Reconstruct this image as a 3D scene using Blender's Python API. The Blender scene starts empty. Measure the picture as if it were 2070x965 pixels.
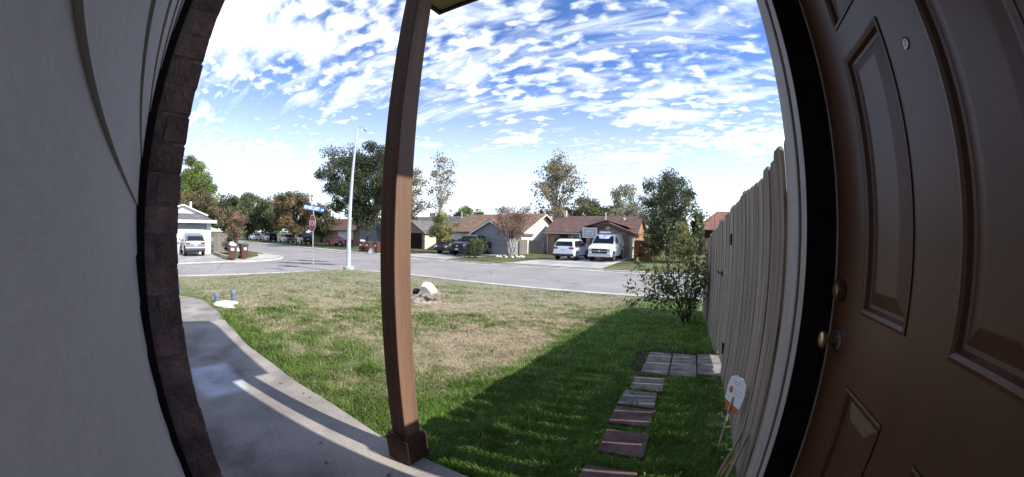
import bpy, bmesh, math, random
import numpy as np
from mathutils import Matrix, Vector, Quaternion

SC = bpy.context.scene
COL = SC.collection
R = math.radians

# ------------------------------------------------------------------ camera (wide door camera = fisheye)
PSI, PITCH, ROLL, CAM_H = R(26.5), R(-0.55), R(-1.08), 1.2
cam = bpy.data.cameras.new('camera')
cam_o = bpy.data.objects.new('camera', cam)
COL.objects.link(cam_o)
SC.render.engine = 'CYCLES'
cam.type = 'PANO'
cam.panorama_type = 'FISHEYE_LENS_POLYNOMIAL'
cam.sensor_fit = 'HORIZONTAL'
cam.sensor_width = 36
cam.fisheye_fov = R(200)
cam.fisheye_polynomial_k0 = 0
cam.fisheye_polynomial_k1 = -(2070 / 36 / 709)
cam.fisheye_polynomial_k2 = 0
cam.fisheye_polynomial_k3 = 0
cam.fisheye_polynomial_k4 = 0
cam.shift_x = -30.5 / 2070
cam.clip_start = 0.004
cam.clip_end = 2000
_m = Matrix.Rotation(PSI, 3, 'Z') @ Matrix.Rotation(PITCH, 3, 'X') @ Matrix.Rotation(ROLL, 3, 'Y') @ Matrix.Rotation(R(90), 3, 'X')
cam_o.matrix_world = Matrix.Translation((0, 0, CAM_H)) @ _m.to_4x4()
SC.camera = cam_o

# ------------------------------------------------------------------ sun, sky, exposure
SUN_EL = R(39.7)
SUN_AZ = R(80.0)          # from +Y towards +X
sd = Vector((math.sin(SUN_AZ) * math.cos(SUN_EL), math.cos(SUN_AZ) * math.cos(SUN_EL), math.sin(SUN_EL)))
sun = bpy.data.lights.new('sun', 'SUN')
sun.energy = 4.4
sun.angle = R(0.53)
sun.color = (1.0, 0.945, 0.85)
sun_o = bpy.data.objects.new('sun', sun)
sun_o.rotation_euler = (-sd).to_track_quat('-Z', 'Y').to_euler()
COL.objects.link(sun_o)
SC.view_settings.view_transform = 'Standard'
SC.view_settings.look = 'None'
SC.view_settings.gamma = 1
SC.view_settings.exposure = 0.62
SC.view_settings.use_curve_mapping = False

W = bpy.data.worlds.new('World')
SC.world = W
W.use_nodes = True


def NT(nt):
    def N(t, **kw):
        n = nt.nodes.new(t)
        for k, v in kw.items():
            if k.startswith('i_'):
                key = k[2:]
                n.inputs[int(key) if key.isdigit() else key.replace('_', ' ')].default_value = v
            else:
                setattr(n, k, v)
        return n
    def L(a, b):
        nt.links.new(a, b)
    return N, L


def sky_world():
    nt = W.node_tree
    nt.nodes.clear()
    N, L = NT(nt)
    sky = N('ShaderNodeTexSky', sky_type='NISHITA', sun_disc=False, sun_elevation=SUN_EL, sun_rotation=SUN_AZ,
            altitude=200, air_density=1.0, dust_density=0.6, ozone_density=2.2)
    tc = N('ShaderNodeTexCoord')
    sep = N('ShaderNodeSeparateXYZ')
    L(tc.outputs['Generated'], sep.inputs[0])
    zc = N('ShaderNodeMath', operation='MAXIMUM', i_1=0.0)
    L(sep.outputs[2], zc.inputs[0])
    za = N('ShaderNodeMath', operation='ADD', i_1=0.10)
    L(zc.outputs[0], za.inputs[0])
    px = N('ShaderNodeMath', operation='DIVIDE'); L(sep.outputs[0], px.inputs[0]); L(za.outputs[0], px.inputs[1])
    py = N('ShaderNodeMath', operation='DIVIDE'); L(sep.outputs[1], py.inputs[0]); L(za.outputs[0], py.inputs[1])
    cmb = N('ShaderNodeCombineXYZ'); L(px.outputs[0], cmb.inputs[0]); L(py.outputs[0], cmb.inputs[1])
    cmb.inputs[2].default_value = 3.1
    def mapped(rz, sc):
        m = N('ShaderNodeMapping'); L(cmb.outputs[0], m.inputs[0])
        m.inputs['Rotation'].default_value = (0, 0, R(rz)); m.inputs['Scale'].default_value = sc
        return m.outputs[0]
    def noise(vec, sc, det, ro, dist=0.0):
        n = N('ShaderNodeTexNoise', i_Scale=sc, i_Detail=det, i_Roughness=ro, i_Distortion=dist); L(vec, n.inputs['Vector']); return n.outputs[0]
    def lin(a, f, c=0.0):
        m = N('ShaderNodeMath', operation='MULTIPLY_ADD', i_1=f, i_2=c); L(a, m.inputs[0]); return m.outputs[0]
    def add(a, b):
        m = N('ShaderNodeMath', operation='ADD'); L(a, m.inputs[0]); L(b, m.inputs[1]); return m.outputs[0]
    def mx(a, b):
        m = N('ShaderNodeMath', operation='MAXIMUM'); L(a, m.inputs[0]); L(b, m.inputs[1]); return m.outputs[0]
    def step(a, lo, hi, k=1.0):
        m = N('ShaderNodeMapRange', interpolation_type='SMOOTHSTEP', i_1=lo, i_2=hi, i_4=k); L(a, m.inputs[0]); return m.outputs[0]
    iso = mapped(25, (1, 1, 1))
    big = noise(iso, 0.55, 2.0, 0.5)
    rip = noise(mapped(-20, (1.0, 1.5, 1.0)), 9.0, 3.0, 0.50, 0.2)            # rippled small clouds
    soft = noise(mapped(30, (1.0, 1.9, 1.0)), 2.1, 6.0, 0.55, 0.3)             # soft sheets
    wisp = noise(mapped(48, (0.7, 4.2, 1.0)), 1.5, 6.0, 0.6, 0.6)              # long wisps
    ripv = add(rip, lin(big, 1.25, -0.625))
    softv = add(soft, lin(big, 1.0, -0.50))
    c_rip = step(ripv, 0.44, 0.76, 0.82)
    c_soft = step(softv, 0.45, 0.78, 1.0)
    c_wisp = step(wisp, 0.46, 0.84, 0.85)
    hz = N('ShaderNodeMapRange', interpolation_type='SMOOTHSTEP', i_1=0.50, i_2=0.0); L(zc.outputs[0], hz.inputs[0])
    veil = lin(hz.outputs[0], 0.62)
    class _O: pass
    cov = mx(mx(c_rip, c_soft), mx(c_wisp, veil))
    core = step(softv, 0.66, 0.86)
    ccol = N('ShaderNodeMix', data_type='RGBA'); L(core, ccol.inputs['Factor'])
    ccol.inputs['A'].default_value = (11.9, 12.6, 12.5, 1)
    ccol.inputs['B'].default_value = (8.6, 9.9, 11.6, 1)
    blue = N('ShaderNodeMix', data_type='RGBA', blend_type='MULTIPLY', i_Factor=1.0)
    L(sky.outputs[0], blue.inputs['A'])
    blue.inputs['B'].default_value = (0.86, 1.14, 1.68, 1)
    mix = N('ShaderNodeMix', data_type='RGBA'); L(cov, mix.inputs['Factor'])
    L(blue.outputs['Result'], mix.inputs['A']); L(ccol.outputs['Result'], mix.inputs['B'])
    bg = N('ShaderNodeBackground', i_Strength=0.095)
    L(mix.outputs['Result'], bg.inputs[0])
    out = N('ShaderNodeOutputWorld'); L(bg.outputs[0], out.inputs[0])


sky_world()

# ------------------------------------------------------------------ helpers
rnd = random.Random(7)


def tag(o, label=None, cat=None, group=None, kind=None):
    if label: o['label'] = label
    if cat: o['category'] = cat
    if group: o['group'] = group
    if kind: o['kind'] = kind
    return o


def thing(name, label, cat, loc=(0, 0, 0), rz=0.0, group=None):
    o = bpy.data.objects.new(name, None)
    o.empty_display_size = 0.1
    COL.objects.link(o)
    o.location = loc
    o.rotation_euler = (0, 0, rz)
    return tag(o, label, cat, group)


def link(name, me, parent=None, loc=None, rot=None, scale=None):
    o = bpy.data.objects.new(name, me)
    COL.objects.link(o)
    if parent is not None: o.parent = parent
    if loc is not None: o.location = loc
    if rot is not None: o.rotation_euler = rot
    if scale is not None: o.scale = scale
    return o


class MB:
    """collects shapes, then links them as one mesh object"""
    def __init__(s):
        s.v, s.f = [], []

    def add(s, vs, fs):
        b = len(s.v)
        s.v += [tuple(q) for q in vs]
        s.f += [tuple(i + b for i in f) for f in fs]
        return s

    def box(s, x0, x1, y0, y1, z0, z1):
        return s.add([(x0, y0, z0), (x1, y0, z0), (x1, y1, z0), (x0, y1, z0), (x0, y0, z1), (x1, y0, z1), (x1, y1, z1), (x0, y1, z1)],
                     [(3, 2, 1, 0), (4, 5, 6, 7), (0, 1, 5, 4), (1, 2, 6, 5), (2, 3, 7, 6), (3, 0, 4, 7)])

    def prism(s, poly, vec):
        """poly: ring of 3-D points (counter-clockwise seen against vec), swept along vec"""
        n = len(poly)
        v = Vector(vec)
        a = [Vector(p) for p in poly]
        return s.add(a + [p + v for p in a], [tuple(range(n - 1, -1, -1)), tuple(range(n, 2 * n))] + [(i, (i + 1) % n, (i + 1) % n + n, i + n) for i in range(n)])

    def tube(s, pts, rads, n=8, cap=True):
        pts = [Vector(p) for p in pts]
        b = len(s.v)
        up = Vector((0, 0, 1))
        for i, p in enumerate(pts):
            t = (pts[min(i + 1, len(pts) - 1)] - pts[max(i - 1, 0)])
            t = t.normalized() if t.length > 1e-9 else Vector((0, 0, 1))
            u = t.cross(up if abs(t.z) < 0.95 else Vector((1, 0, 0))).normalized()
            w = t.cross(u)
            for k in range(n):
                a = 2 * math.pi * k / n
                s.v.append(tuple(p + (u * math.cos(a) + w * math.sin(a)) * rads[i]))
        for i in range(len(pts) - 1):
            for k in range(n):
                s.f.append((b + i * n + k, b + i * n + (k + 1) % n, b + (i + 1) * n + (k + 1) % n, b + (i + 1) * n + k))
        if cap:
            s.f.append(tuple(b + k for k in range(n - 1, -1, -1)))
            s.f.append(tuple(b + (len(pts) - 1) * n + k for k in range(n)))
        return s

    def lathe(s, prof, axis='Z', n=20, org=(0, 0, 0), sgn=1):
        """prof: list of (radius, height along axis)"""
        b = len(s.v)
        o = Vector(org)
        for r, h in prof:
            for k in range(n):
                a = 2 * math.pi * k / n
                c, d = r * math.cos(a), r * math.sin(a)
                p = {'Z': (c, d, h * sgn), 'X': (h * sgn, c, d), 'Y': (c, h * sgn, d)}[axis]
                s.v.append(tuple(o + Vector(p)))
        m = len(prof)
        for i in range(m - 1):
            for k in range(n):
                s.f.append((b + i * n + k, b + i * n + (k + 1) % n, b + (i + 1) * n + (k + 1) % n, b + (i + 1) * n + k))
        s.f.append(tuple(b + k for k in range(n - 1, -1, -1)))
        s.f.append(tuple(b + (m - 1) * n + k for k in range(n)))
        return s

    def mesh(s, name, mat, smooth=False, fix=True):
        me = bpy.data.meshes.new(name)
        me.from_pydata(s.v, [], s.f)
        if fix:
            bm = bmesh.new(); bm.from_mesh(me)
            bmesh.ops.recalc_face_normals(bm, faces=bm.faces)
            bm.to_mesh(me); bm.free()
        me.materials.append(mat)
        if smooth:
            me.polygons.foreach_set('use_smooth', [True] * len(me.polygons))
        return me

    def build(s, name, mat, parent=None, smooth=False, bevel=0, seg=2, loc=None, rot=None, autos=None):
        me = s.mesh(name, mat, smooth or bool(autos))
        o = link(name, me, parent, loc, rot)
        if bevel:
            m = o.modifiers.new('bevel', 'BEVEL')
            m.width = bevel; m.segments = seg; m.limit_method = 'ANGLE'; m.angle_limit = R(30)
            m.harden_normals = False
        if autos:
            me.set_sharp_from_angle(angle=autos)
        return o


# ------------------------------------------------------------------ materials
MATS = {}


def mat(name, col, rough=0.8, spec=0.3, var=0.12, scale=6.0, stretch=(1, 1, 1), bump=0.0, bscale=None, col2=None, metal=0.0, coord='Object', detail=5.0, w=0.5, per_obj=0.0, fine=0.0, fscale=60.0):
    """procedural surface: two-tone noise, a fine grain, optional bump and a small tone shift for each object"""
    m = bpy.data.materials.new(name)
    m.use_nodes = True
    nt = m.node_tree
    nt.nodes.clear()
    N, L = NT(nt)
    out = N('ShaderNodeOutputMaterial')
    b = N('ShaderNodeBsdfPrincipled', i_Roughness=rough, i_Metallic=metal)
    b.inputs['Specular IOR Level'].default_value = spec
    L(b.outputs[0], out.inputs[0])
    tc = N('ShaderNodeTexCoord')
    mp = N('ShaderNodeMapping'); mp.inputs['Scale'].default_value = stretch
    L(tc.outputs[coord], mp.inputs[0])
    nz = N('ShaderNodeTexNoise', i_Scale=scale, i_Detail=detail, i_Roughness=0.6)
    L(mp.outputs[0], nz.inputs['Vector'])
    c = np.array(col, float)
    c2 = np.array(col2, float) if col2 is not None else c * (1 - var * 2)
    c1 = c if col2 is not None else np.minimum(c * (1 + var * 1.2), 0.95)
    mr = N('ShaderNodeMapRange', i_1=0.5 - 0.22 * (1 if w == 0.5 else w), i_2=0.5 + 0.22 * (1 if w == 0.5 else w), interpolation_type='SMOOTHSTEP')
    L(nz.outputs[0], mr.inputs[0])
    mx = N('ShaderNodeMix', data_type='RGBA')
    L(mr.outputs[0], mx.inputs['Factor'])
    mx.inputs['A'].default_value = (*c2, 1)
    mx.inputs['B'].default_value = (*c1, 1)
    last = mx.outputs['Result']
    if fine:
        nf = N('ShaderNodeTexNoise', i_Scale=fscale, i_Detail=3.0, i_Roughness=0.7)
        L(mp.outputs[0], nf.inputs['Vector'])
        fr = N('ShaderNodeMapRange', i_1=0.3, i_2=0.7, i_3=1 - fine, i_4=1 + fine)
        L(nf.outputs[0], fr.inputs[0])
        vm = N('ShaderNodeVectorMath', operation='SCALE'); L(last, vm.inputs[0]); L(fr.outputs[0], vm.inputs['Scale'])
        last = vm.outputs[0]
    if per_obj:
        oi = N('ShaderNodeObjectInfo')
        orr = N('ShaderNodeMapRange', i_3=1 - per_obj, i_4=1 + per_obj)
        L(oi.outputs['Random'], orr.inputs[0])
        vm = N('ShaderNodeVectorMath', operation='SCALE'); L(last, vm.inputs[0]); L(orr.outputs[0], vm.inputs['Scale'])
        last = vm.outputs[0]
    L(last, b.inputs['Base Color'])
    if bump:
        nb = N('ShaderNodeTexNoise', i_Scale=bscale or scale * 6, i_Detail=4.0, i_Roughness=0.6)
        L(mp.outputs[0], nb.inputs['Vector'])
        bp = N('ShaderNodeBump', i_Strength=min(1, bump), i_Distance=0.01)
        L(nb.outputs[0], bp.inputs['Height']); L(bp.outputs[0], b.inputs['Normal'])
    MATS[name] = m
    return m


def leafmat(name, trans=0.3, rough=0.55):
    """foliage whose colour comes from the per-leaf colour attribute"""
    m = bpy.data.materials.new(name)
    m.use_nodes = True
    nt = m.node_tree
    nt.nodes.clear()
    N, L = NT(nt)
    out = N('ShaderNodeOutputMaterial')
    at = N('ShaderNodeAttribute', attribute_name='tone')
    d = N('ShaderNodeBsdfPrincipled', i_Roughness=rough)
    d.inputs['Specular IOR Level'].default_value = 0.25
    t = N('ShaderNodeBsdfTranslucent')
    mx = N('ShaderNodeMixShader', i_0=trans)
    L(at.outputs['Color'], d.inputs['Base Color'])
    L(at.outputs['Color'], t.inputs['Color'])
    L(d.outputs[0], mx.inputs[1]); L(t.outputs[0], mx.inputs[2]); L(mx.outputs[0], out.inputs[0])
    return m


def glassmat(name, col=(0.02, 0.025, 0.03), rough=0.05):
    m = bpy.data.materials.new(name)
    m.use_nodes = True
    b = m.node_tree.nodes['Principled BSDF']
    b.inputs['Base Color'].default_value = (*col, 1)
    b.inputs['Roughness'].default_value = rough
    b.inputs['Specular IOR Level'].default_value = 0.6
    return m


LEAF = leafmat('leaf', 0.36)
GRASS = leafmat('grass_blade', 0.28, 0.6)
M = {}
M['siding'] = mat('siding_paint', (0.41, 0.36, 0.345), 0.8, 0.2, 0.05, 5.0, (0.3, 1, 1.0), 0.12, 160, fine=0.05, fscale=190)
M['brick'] = mat('dark_brick', (0.33, 0.212, 0.180), 0.9, 0.15, 0.2, 14, (1, 1, 1), 0.8, 90, per_obj=0.24, fine=0.22, fscale=110)
M['mortar'] = mat('mortar', (0.33, 0.255, 0.22), 0.95, 0.1, 0.2, 20, (1, 1, 1), 0.6, 120)
M['trim'] = mat('trim_paint', (0.34, 0.30, 0.29), 0.6, 0.3, 0.08, 4, (6, 6, 0.7), 0.15, 30, fine=0.05)
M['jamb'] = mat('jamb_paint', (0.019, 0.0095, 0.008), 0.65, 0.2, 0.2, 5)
M['strip'] = mat('weatherstrip', (0.50, 0.44, 0.37), 0.6, 0.3, 0.1, 8)
M['door'] = mat('door_paint', (0.080, 0.030, 0.0150), 0.38, 0.5, 0.12, 2.5, (1, 1.5, 0.8), 0.035, 50, fine=0.05, fscale=60)
M['brass'] = mat('worn_brass', (0.42, 0.32, 0.17), 0.35, 0.5, 0.2, 30, metal=0.9)
M['chrome'] = mat('dull_nickel', (0.42, 0.40, 0.38), 0.28, 0.5, 0.15, 30, metal=0.95)
M['post'] = mat('post_paint', (0.205, 0.119, 0.077), 0.66, 0.3, 0.10, 3, (9, 9, 0.4), 0.25, 26, fine=0.09, fscale=18)
M['plinth'] = mat('plinth_paint', (0.072, 0.034, 0.024), 0.6, 0.3, 0.12, 6, (6, 6, 1), 0.12, 40)
M['soffit'] = mat('soffit_paint', (0.36, 0.30, 0.17), 0.8, 0.2, 0.1, 4)
M['fascia'] = mat('fascia_paint', (0.05, 0.028, 0.03), 0.7, 0.2, 0.12, 4)
M['fence'] = mat('weathered_cedar', (0.300, 0.247, 0.208), 0.9, 0.12, 0.24, 2.2, (14, 14, 0.45), 0.5, 14, per_obj=0.16, fine=0.13, fscale=22)
M['iron'] = mat('black_iron', (0.012, 0.012, 0.013), 0.5, 0.3, 0.1, 20)
M['steel'] = mat('galvanised_steel', (0.42, 0.44, 0.47), 0.5, 0.4, 0.12, 6, metal=0.35)
M['polepaint'] = mat('pole_paint', (0.50, 0.54, 0.60), 0.55, 0.3, 0.08, 3, (3, 3, 0.6))
M['concrete'] = mat('footing_concrete', (0.42, 0.40, 0.37), 0.9, 0.15, 0.12, 5, bump=0.3, fine=0.1)
M['kerb'] = mat('kerb_concrete', (0.50, 0.48, 0.44), 0.9, 0.15, 0.13, 1.6, bump=0.3, fine=0.1, fscale=30)
M['drive'] = mat('driveway_concrete', (0.42, 0.40, 0.375), 0.92, 0.12, 0.16, 0.7, bump=0.2, fine=0.08, fscale=25)
M['stone_red'] = mat('red_paver', (0.150, 0.095, 0.086), 0.9, 0.12, 0.22, 7, bump=0.5, bscale=120, fine=0.15, fscale=90)
M['stone_grey'] = mat('grey_paver', (0.20, 0.185, 0.175), 0.9, 0.12, 0.22, 7, bump=0.5, bscale=120, fine=0.15, fscale=90)
M['stone_pale'] = mat('pale_paver', (0.245, 0.212, 0.19), 0.9, 0.12, 0.2, 5, bump=0.5, bscale=120, fine=0.15, fscale=90)
M['rock_white'] = mat('white_limestone', (0.74, 0.71, 0.66), 0.9, 0.15, 0.08, 7, bump=0.6, bscale=25)
M['rock_rough'] = mat('pitted_limestone', (0.46, 0.40, 0.34), 0.95, 0.1, 0.2, 9, bump=1.0, bscale=28, col2=(0.16, 0.12, 0.10), w=0.9)
M['soil'] = mat('dark_soil', (0.045, 0.032, 0.024), 0.95, 0.1, 0.25, 9, bump=0.8, bscale=60)
M['bark'] = mat('grey_bark', (0.16, 0.13, 0.11), 0.95, 0.1, 0.25, 5, (3, 3, 0.6), 0.6, 18)
M['bark_dark'] = mat('dark_bark', (0.07, 0.055, 0.045), 0.95, 0.1, 0.25, 6, (3, 3, 0.6), 0.6, 18)
M['bark_pale'] = mat('pale_bark', (0.42, 0.37, 0.32), 0.9, 0.1, 0.25, 4, (2, 2, 0.8), 0.4, 14)
M['white'] = mat('white_paint', (0.76, 0.75, 0.72), 0.7, 0.25, 0.04, 2)
M['cream'] = mat('cream_paint', (0.66, 0.60, 0.50), 0.75, 0.2, 0.06, 2)
M['greywall'] = mat('blue_grey_siding', (0.27, 0.285, 0.30), 0.75, 0.2, 0.07, 1.5, (1, 1, 6))
M['tanbrick'] = mat('tan_brick', (0.33, 0.235, 0.18), 0.9, 0.1, 0.14, 2.4, (1, 1, 3), fine=0.18, fscale=9)
M['orangebrick'] = mat('orange_brick', (0.40, 0.20, 0.115), 0.9, 0.1, 0.14, 2.4, (1, 1, 3), fine=0.18, fscale=9)
M['roof_brown'] = mat('brown_shingle', (0.155, 0.098, 0.085), 0.95, 0.1, 0.15, 1.6, (1, 1, 3), fine=0.2, fscale=9)
M['roof_rust'] = mat('rust_shingle', (0.225, 0.145, 0.105), 0.95, 0.1, 0.15, 1.6, (1, 1, 3), fine=0.2, fscale=9)
M['roof_grey'] = mat('grey_shingle', (0.165, 0.155, 0.155), 0.95, 0.1, 0.15, 1.6, (1, 1, 3), fine=0.2, fscale=9)
M['roof_red'] = mat('red_shingle', (0.27, 0.14, 0.105), 0.95, 0.1, 0.15, 1.6, (1, 1, 3), fine=0.2, fscale=9)
M['dark'] = mat('near_black', (0.018, 0.014, 0.013), 0.8, 0.2, 0.2, 3)  # near-black; stands in for porch shade on flat sheets, also a garage door
M['darktrim'] = mat('brown_trim', (0.10, 0.062, 0.05), 0.7, 0.2, 0.12, 3)
M['woodred'] = mat('stained_fence', (0.36, 0.155, 0.075), 0.85, 0.1, 0.15, 2, (6, 6, 0.5), per_obj=0.15)
M['woodgrey'] = mat('old_fence', (0.23, 0.20, 0.175), 0.9, 0.1, 0.15, 2, (6, 6, 0.5), per_obj=0.15)
M['glass'] = glassmat('window_glass')
M['carglass'] = glassmat('car_glass', (0.012, 0.014, 0.017), 0.04)
M['rubber'] = mat('tyre_rubber', (0.018, 0.018, 0.019), 0.85, 0.2, 0.15, 12)
M['rim'] = mat('alloy_rim', (0.45, 0.45, 0.46), 0.35, 0.5, 0.1, 12, metal=0.8)
M['blackplastic'] = mat('black_plastic', (0.02, 0.02, 0.022), 0.5, 0.35, 0.15, 9)
M['redlens'] = mat('red_lens', (0.35, 0.012, 0.02), 0.2, 0.5, 0.1, 9)
M['clearlens'] = mat('clear_lens', (0.62, 0.62, 0.60), 0.15, 0.6, 0.08, 9)
M['amberlens'] = mat('amber_lens', (0.46, 0.34, 0.29), 0.2, 0.5, 0.1, 9)
M['chromebar'] = mat('bumper_chrome', (0.55, 0.56, 0.58), 0.25, 0.5, 0.08, 9, metal=0.8)
M['plate'] = mat('number_plate', (0.62, 0.63, 0.66), 0.5, 0.3, 0.06, 9)
M['binbrown'] = mat('bin_brown', (0.115, 0.042, 0.03), 0.6, 0.3, 0.12, 6)
M['bingreen'] = mat('bin_green', (0.035, 0.13, 0.085), 0.6, 0.3, 0.12, 6)
M['bag'] = mat('white_bag', (0.72, 0.72, 0.74), 0.5, 0.3, 0.06, 9, bump=0.6, bscale=20)
M['signred'] = mat('stop_red', (0.36, 0.012, 0.03), 0.5, 0.4, 0.06, 4)
M['signwhite'] = mat('sign_white', (0.74, 0.76, 0.78), 0.5, 0.4, 0.04, 4)
M['signblue'] = mat('sign_blue', (0.012, 0.10, 0.36), 0.5, 0.4, 0.06, 4)
M['orange'] = mat('sign_orange', (0.62, 0.11, 0.04), 0.5, 0.4, 0.05, 6)
M['printgrey'] = mat('sign_print', (0.60, 0.62, 0.65), 0.6, 0.3, 0.05, 6)
M['bluegrey'] = mat('blue_grey_plastic', (0.16, 0.20, 0.26), 0.6, 0.3, 0.15, 12)
M['stakewood'] = mat('stake_wood', (0.42, 0.36, 0.30), 0.85, 0.15, 0.15, 4, (8, 8, 0.6))
M['wood_yellow'] = mat('raw_wood', (0.50, 0.38, 0.14), 0.85, 0.15, 0.15, 4, (8, 8, 0.6))
M['wirewhite'] = mat('cable_white', (0.55, 0.52, 0.47), 0.5, 0.3, 0.05, 6)


def paint(name, col, rough=0.28):
    m = mat(name, col, rough, 0.5, 0.03, 2)
    m.node_tree.nodes['Principled BSDF'].inputs['Coat Weight'].default_value = 0.4
    return m


def road_mat():
    m = mat('street_asphalt', (0.305, 0.283, 0.272), 0.92, 0.12, 0.07, 0.35, bump=0.35, bscale=45, fine=0.14, fscale=26)
    nt = m.node_tree
    N, L = NT(nt)
    b = next(n for n in nt.nodes if n.type == 'BSDF_PRINCIPLED')
    src = b.inputs['Base Color'].links[0].from_socket
    tc = N('ShaderNodeTexCoord')
    # tar-filled cracks and old patches: dark lines that wander across the surface
    v = N('ShaderNodeTexVoronoi', feature='DISTANCE_TO_EDGE', i_Scale=0.16)
    nz = N('ShaderNodeTexNoise', i_Scale=0.9, i_Detail=4.0)
    L(tc.outputs['Object'], nz.inputs['Vector'])
    ad = N('ShaderNodeVectorMath', operation='SCALE', i_Scale=1.4); L(nz.outputs['Color'], ad.inputs[0])
    ad2 = N('ShaderNodeVectorMath', operation='ADD'); L(ad.outputs[0], ad2.inputs[0]); L(tc.outputs['Object'], ad2.inputs[1])
    L(ad2.outputs[0], v.inputs['Vector'])
    mr = N('ShaderNodeMapRange', interpolation_type='SMOOTHSTEP', i_1=0.002, i_2=0.012, i_3=0.72, i_4=1.0)
    L(v.outputs['Distance'], mr.inputs[0])
    vm = N('ShaderNodeVectorMath', operation='SCALE'); L(src, vm.inputs[0]); L(mr.outputs[0], vm.inputs['Scale'])
    L(vm.outputs[0], b.inputs['Base Color'])
    return m


def walk_mat():
    m = mat('walk_concrete', (0.315, 0.285, 0.262), 0.9, 0.15, 0.15, 1.7, bump=0.35, bscale=55, fine=0.12, fscale=45)
    nt = m.node_tree
    N, L = NT(nt)
    b = next(n for n in nt.nodes if n.type == 'BSDF_PRINCIPLED')
    src = b.inputs['Base Color'].links[0].from_socket
    tc = N('ShaderNodeTexCoord')
    sp = N('ShaderNodeSeparateXYZ'); L(tc.outputs['Object'], sp.inputs[0])
    # pale bluish rectangle: light reflected onto the slab, painted into its colour
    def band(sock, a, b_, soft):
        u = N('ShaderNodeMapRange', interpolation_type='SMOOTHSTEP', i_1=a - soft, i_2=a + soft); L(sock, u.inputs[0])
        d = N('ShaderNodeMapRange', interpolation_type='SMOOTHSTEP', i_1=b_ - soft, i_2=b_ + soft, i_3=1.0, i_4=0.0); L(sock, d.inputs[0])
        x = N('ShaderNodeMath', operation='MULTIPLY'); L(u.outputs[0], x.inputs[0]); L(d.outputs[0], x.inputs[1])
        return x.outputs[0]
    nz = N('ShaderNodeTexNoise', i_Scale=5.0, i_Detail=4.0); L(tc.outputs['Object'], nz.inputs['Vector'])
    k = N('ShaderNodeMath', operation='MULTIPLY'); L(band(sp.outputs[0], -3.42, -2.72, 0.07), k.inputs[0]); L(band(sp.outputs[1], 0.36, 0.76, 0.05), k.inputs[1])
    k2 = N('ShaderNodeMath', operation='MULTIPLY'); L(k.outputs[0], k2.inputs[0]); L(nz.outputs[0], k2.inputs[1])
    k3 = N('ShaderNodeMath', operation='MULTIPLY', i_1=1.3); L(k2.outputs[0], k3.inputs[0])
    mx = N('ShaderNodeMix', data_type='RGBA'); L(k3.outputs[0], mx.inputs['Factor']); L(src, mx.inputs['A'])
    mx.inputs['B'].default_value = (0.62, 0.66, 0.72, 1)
    # damp blotches
    n2 = N('ShaderNodeTexNoise', i_Scale=1.15, i_Detail=5.0, i_Roughness=0.55); L(tc.outputs['Object'], n2.inputs['Vector'])
    mr = N('ShaderNodeMapRange', interpolation_type='SMOOTHSTEP', i_1=0.50, i_2=0.66, i_3=1.06, i_4=0.66); L(n2.outputs[0], mr.inputs[0])
    vm = N('ShaderNodeVectorMath', operation='SCALE'); L(mx.outputs['Result'], vm.inputs[0]); L(mr.outputs[0], vm.inputs['Scale'])
    L(vm.outputs[0], b.inputs['Base Color'])
    return m


def tonemat(name, rough=0.95):
    """ground whose colour comes from the colour attribute, with fine grain on top"""
    m = bpy.data.materials.new(name)
    m.use_nodes = True
    nt = m.node_tree
    N, L = NT(nt)
    b = nt.nodes['Principled BSDF']
    b.inputs['Roughness'].default_value = rough
    b.inputs['Specular IOR Level'].default_value = 0.1
    at = N('ShaderNodeAttribute', attribute_name='tone')
    tc = N('ShaderNodeTexCoord')
    nz = N('ShaderNodeTexNoise', i_Scale=38.0, i_Detail=5.0, i_Roughness=0.75); L(tc.outputs['Object'], nz.inputs['Vector'])
    mr = N('ShaderNodeMapRange', i_1=0.3, i_2=0.7, i_3=0.62, i_4=1.35); L(nz.outputs[0], mr.inputs[0])
    vm = N('ShaderNodeVectorMath', operation='SCALE'); L(at.outputs['Color'], vm.inputs[0]); L(mr.outputs[0], vm.inputs['Scale'])
    L(vm.outputs[0], b.inputs['Base Color'])
    bp = N('ShaderNodeBump', i_Strength=0.8, i_Distance=0.03); L(nz.outputs[0], bp.inputs['Height']); L(bp.outputs[0], b.inputs['Normal'])
    return m


M['road'] = road_mat()
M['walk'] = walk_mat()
M['lawn'] = tonemat('lawn_ground')
M['farlawn'] = mat('mown_grass', (0.125, 0.132, 0.058), 0.95, 0.1, 0.25, 0.5, bump=0.8, bscale=14, fine=0.35, fscale=7)
M['farground'] = mat('open_ground', (0.12, 0.12, 0.06), 0.95, 0.1, 0.25, 0.1, fine=0.3, fscale=3)

# ------------------------------------------------------------------ terrain
def sst(a, b, t):
    t = np.clip((t - a) / (b - a), 0, 1)
    return t * t * (3 - 2 * t)


def lawn_z(x, y):
    ty = np.clip((np.asarray(y, float) - 2) / 9.9, 0, 1)
    tx = np.clip((-np.asarray(x, float) - 6) / 11, 0, 1)
    ty = ty * .55 + .45 * ty * ty * (3 - 2 * ty)
    tx = tx * .55 + .45 * tx * tx * (3 - 2 * tx)
    return -.03 - .75 * np.maximum(ty, tx)


def lz(x, y):
    return float(lawn_z(x, y))


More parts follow.
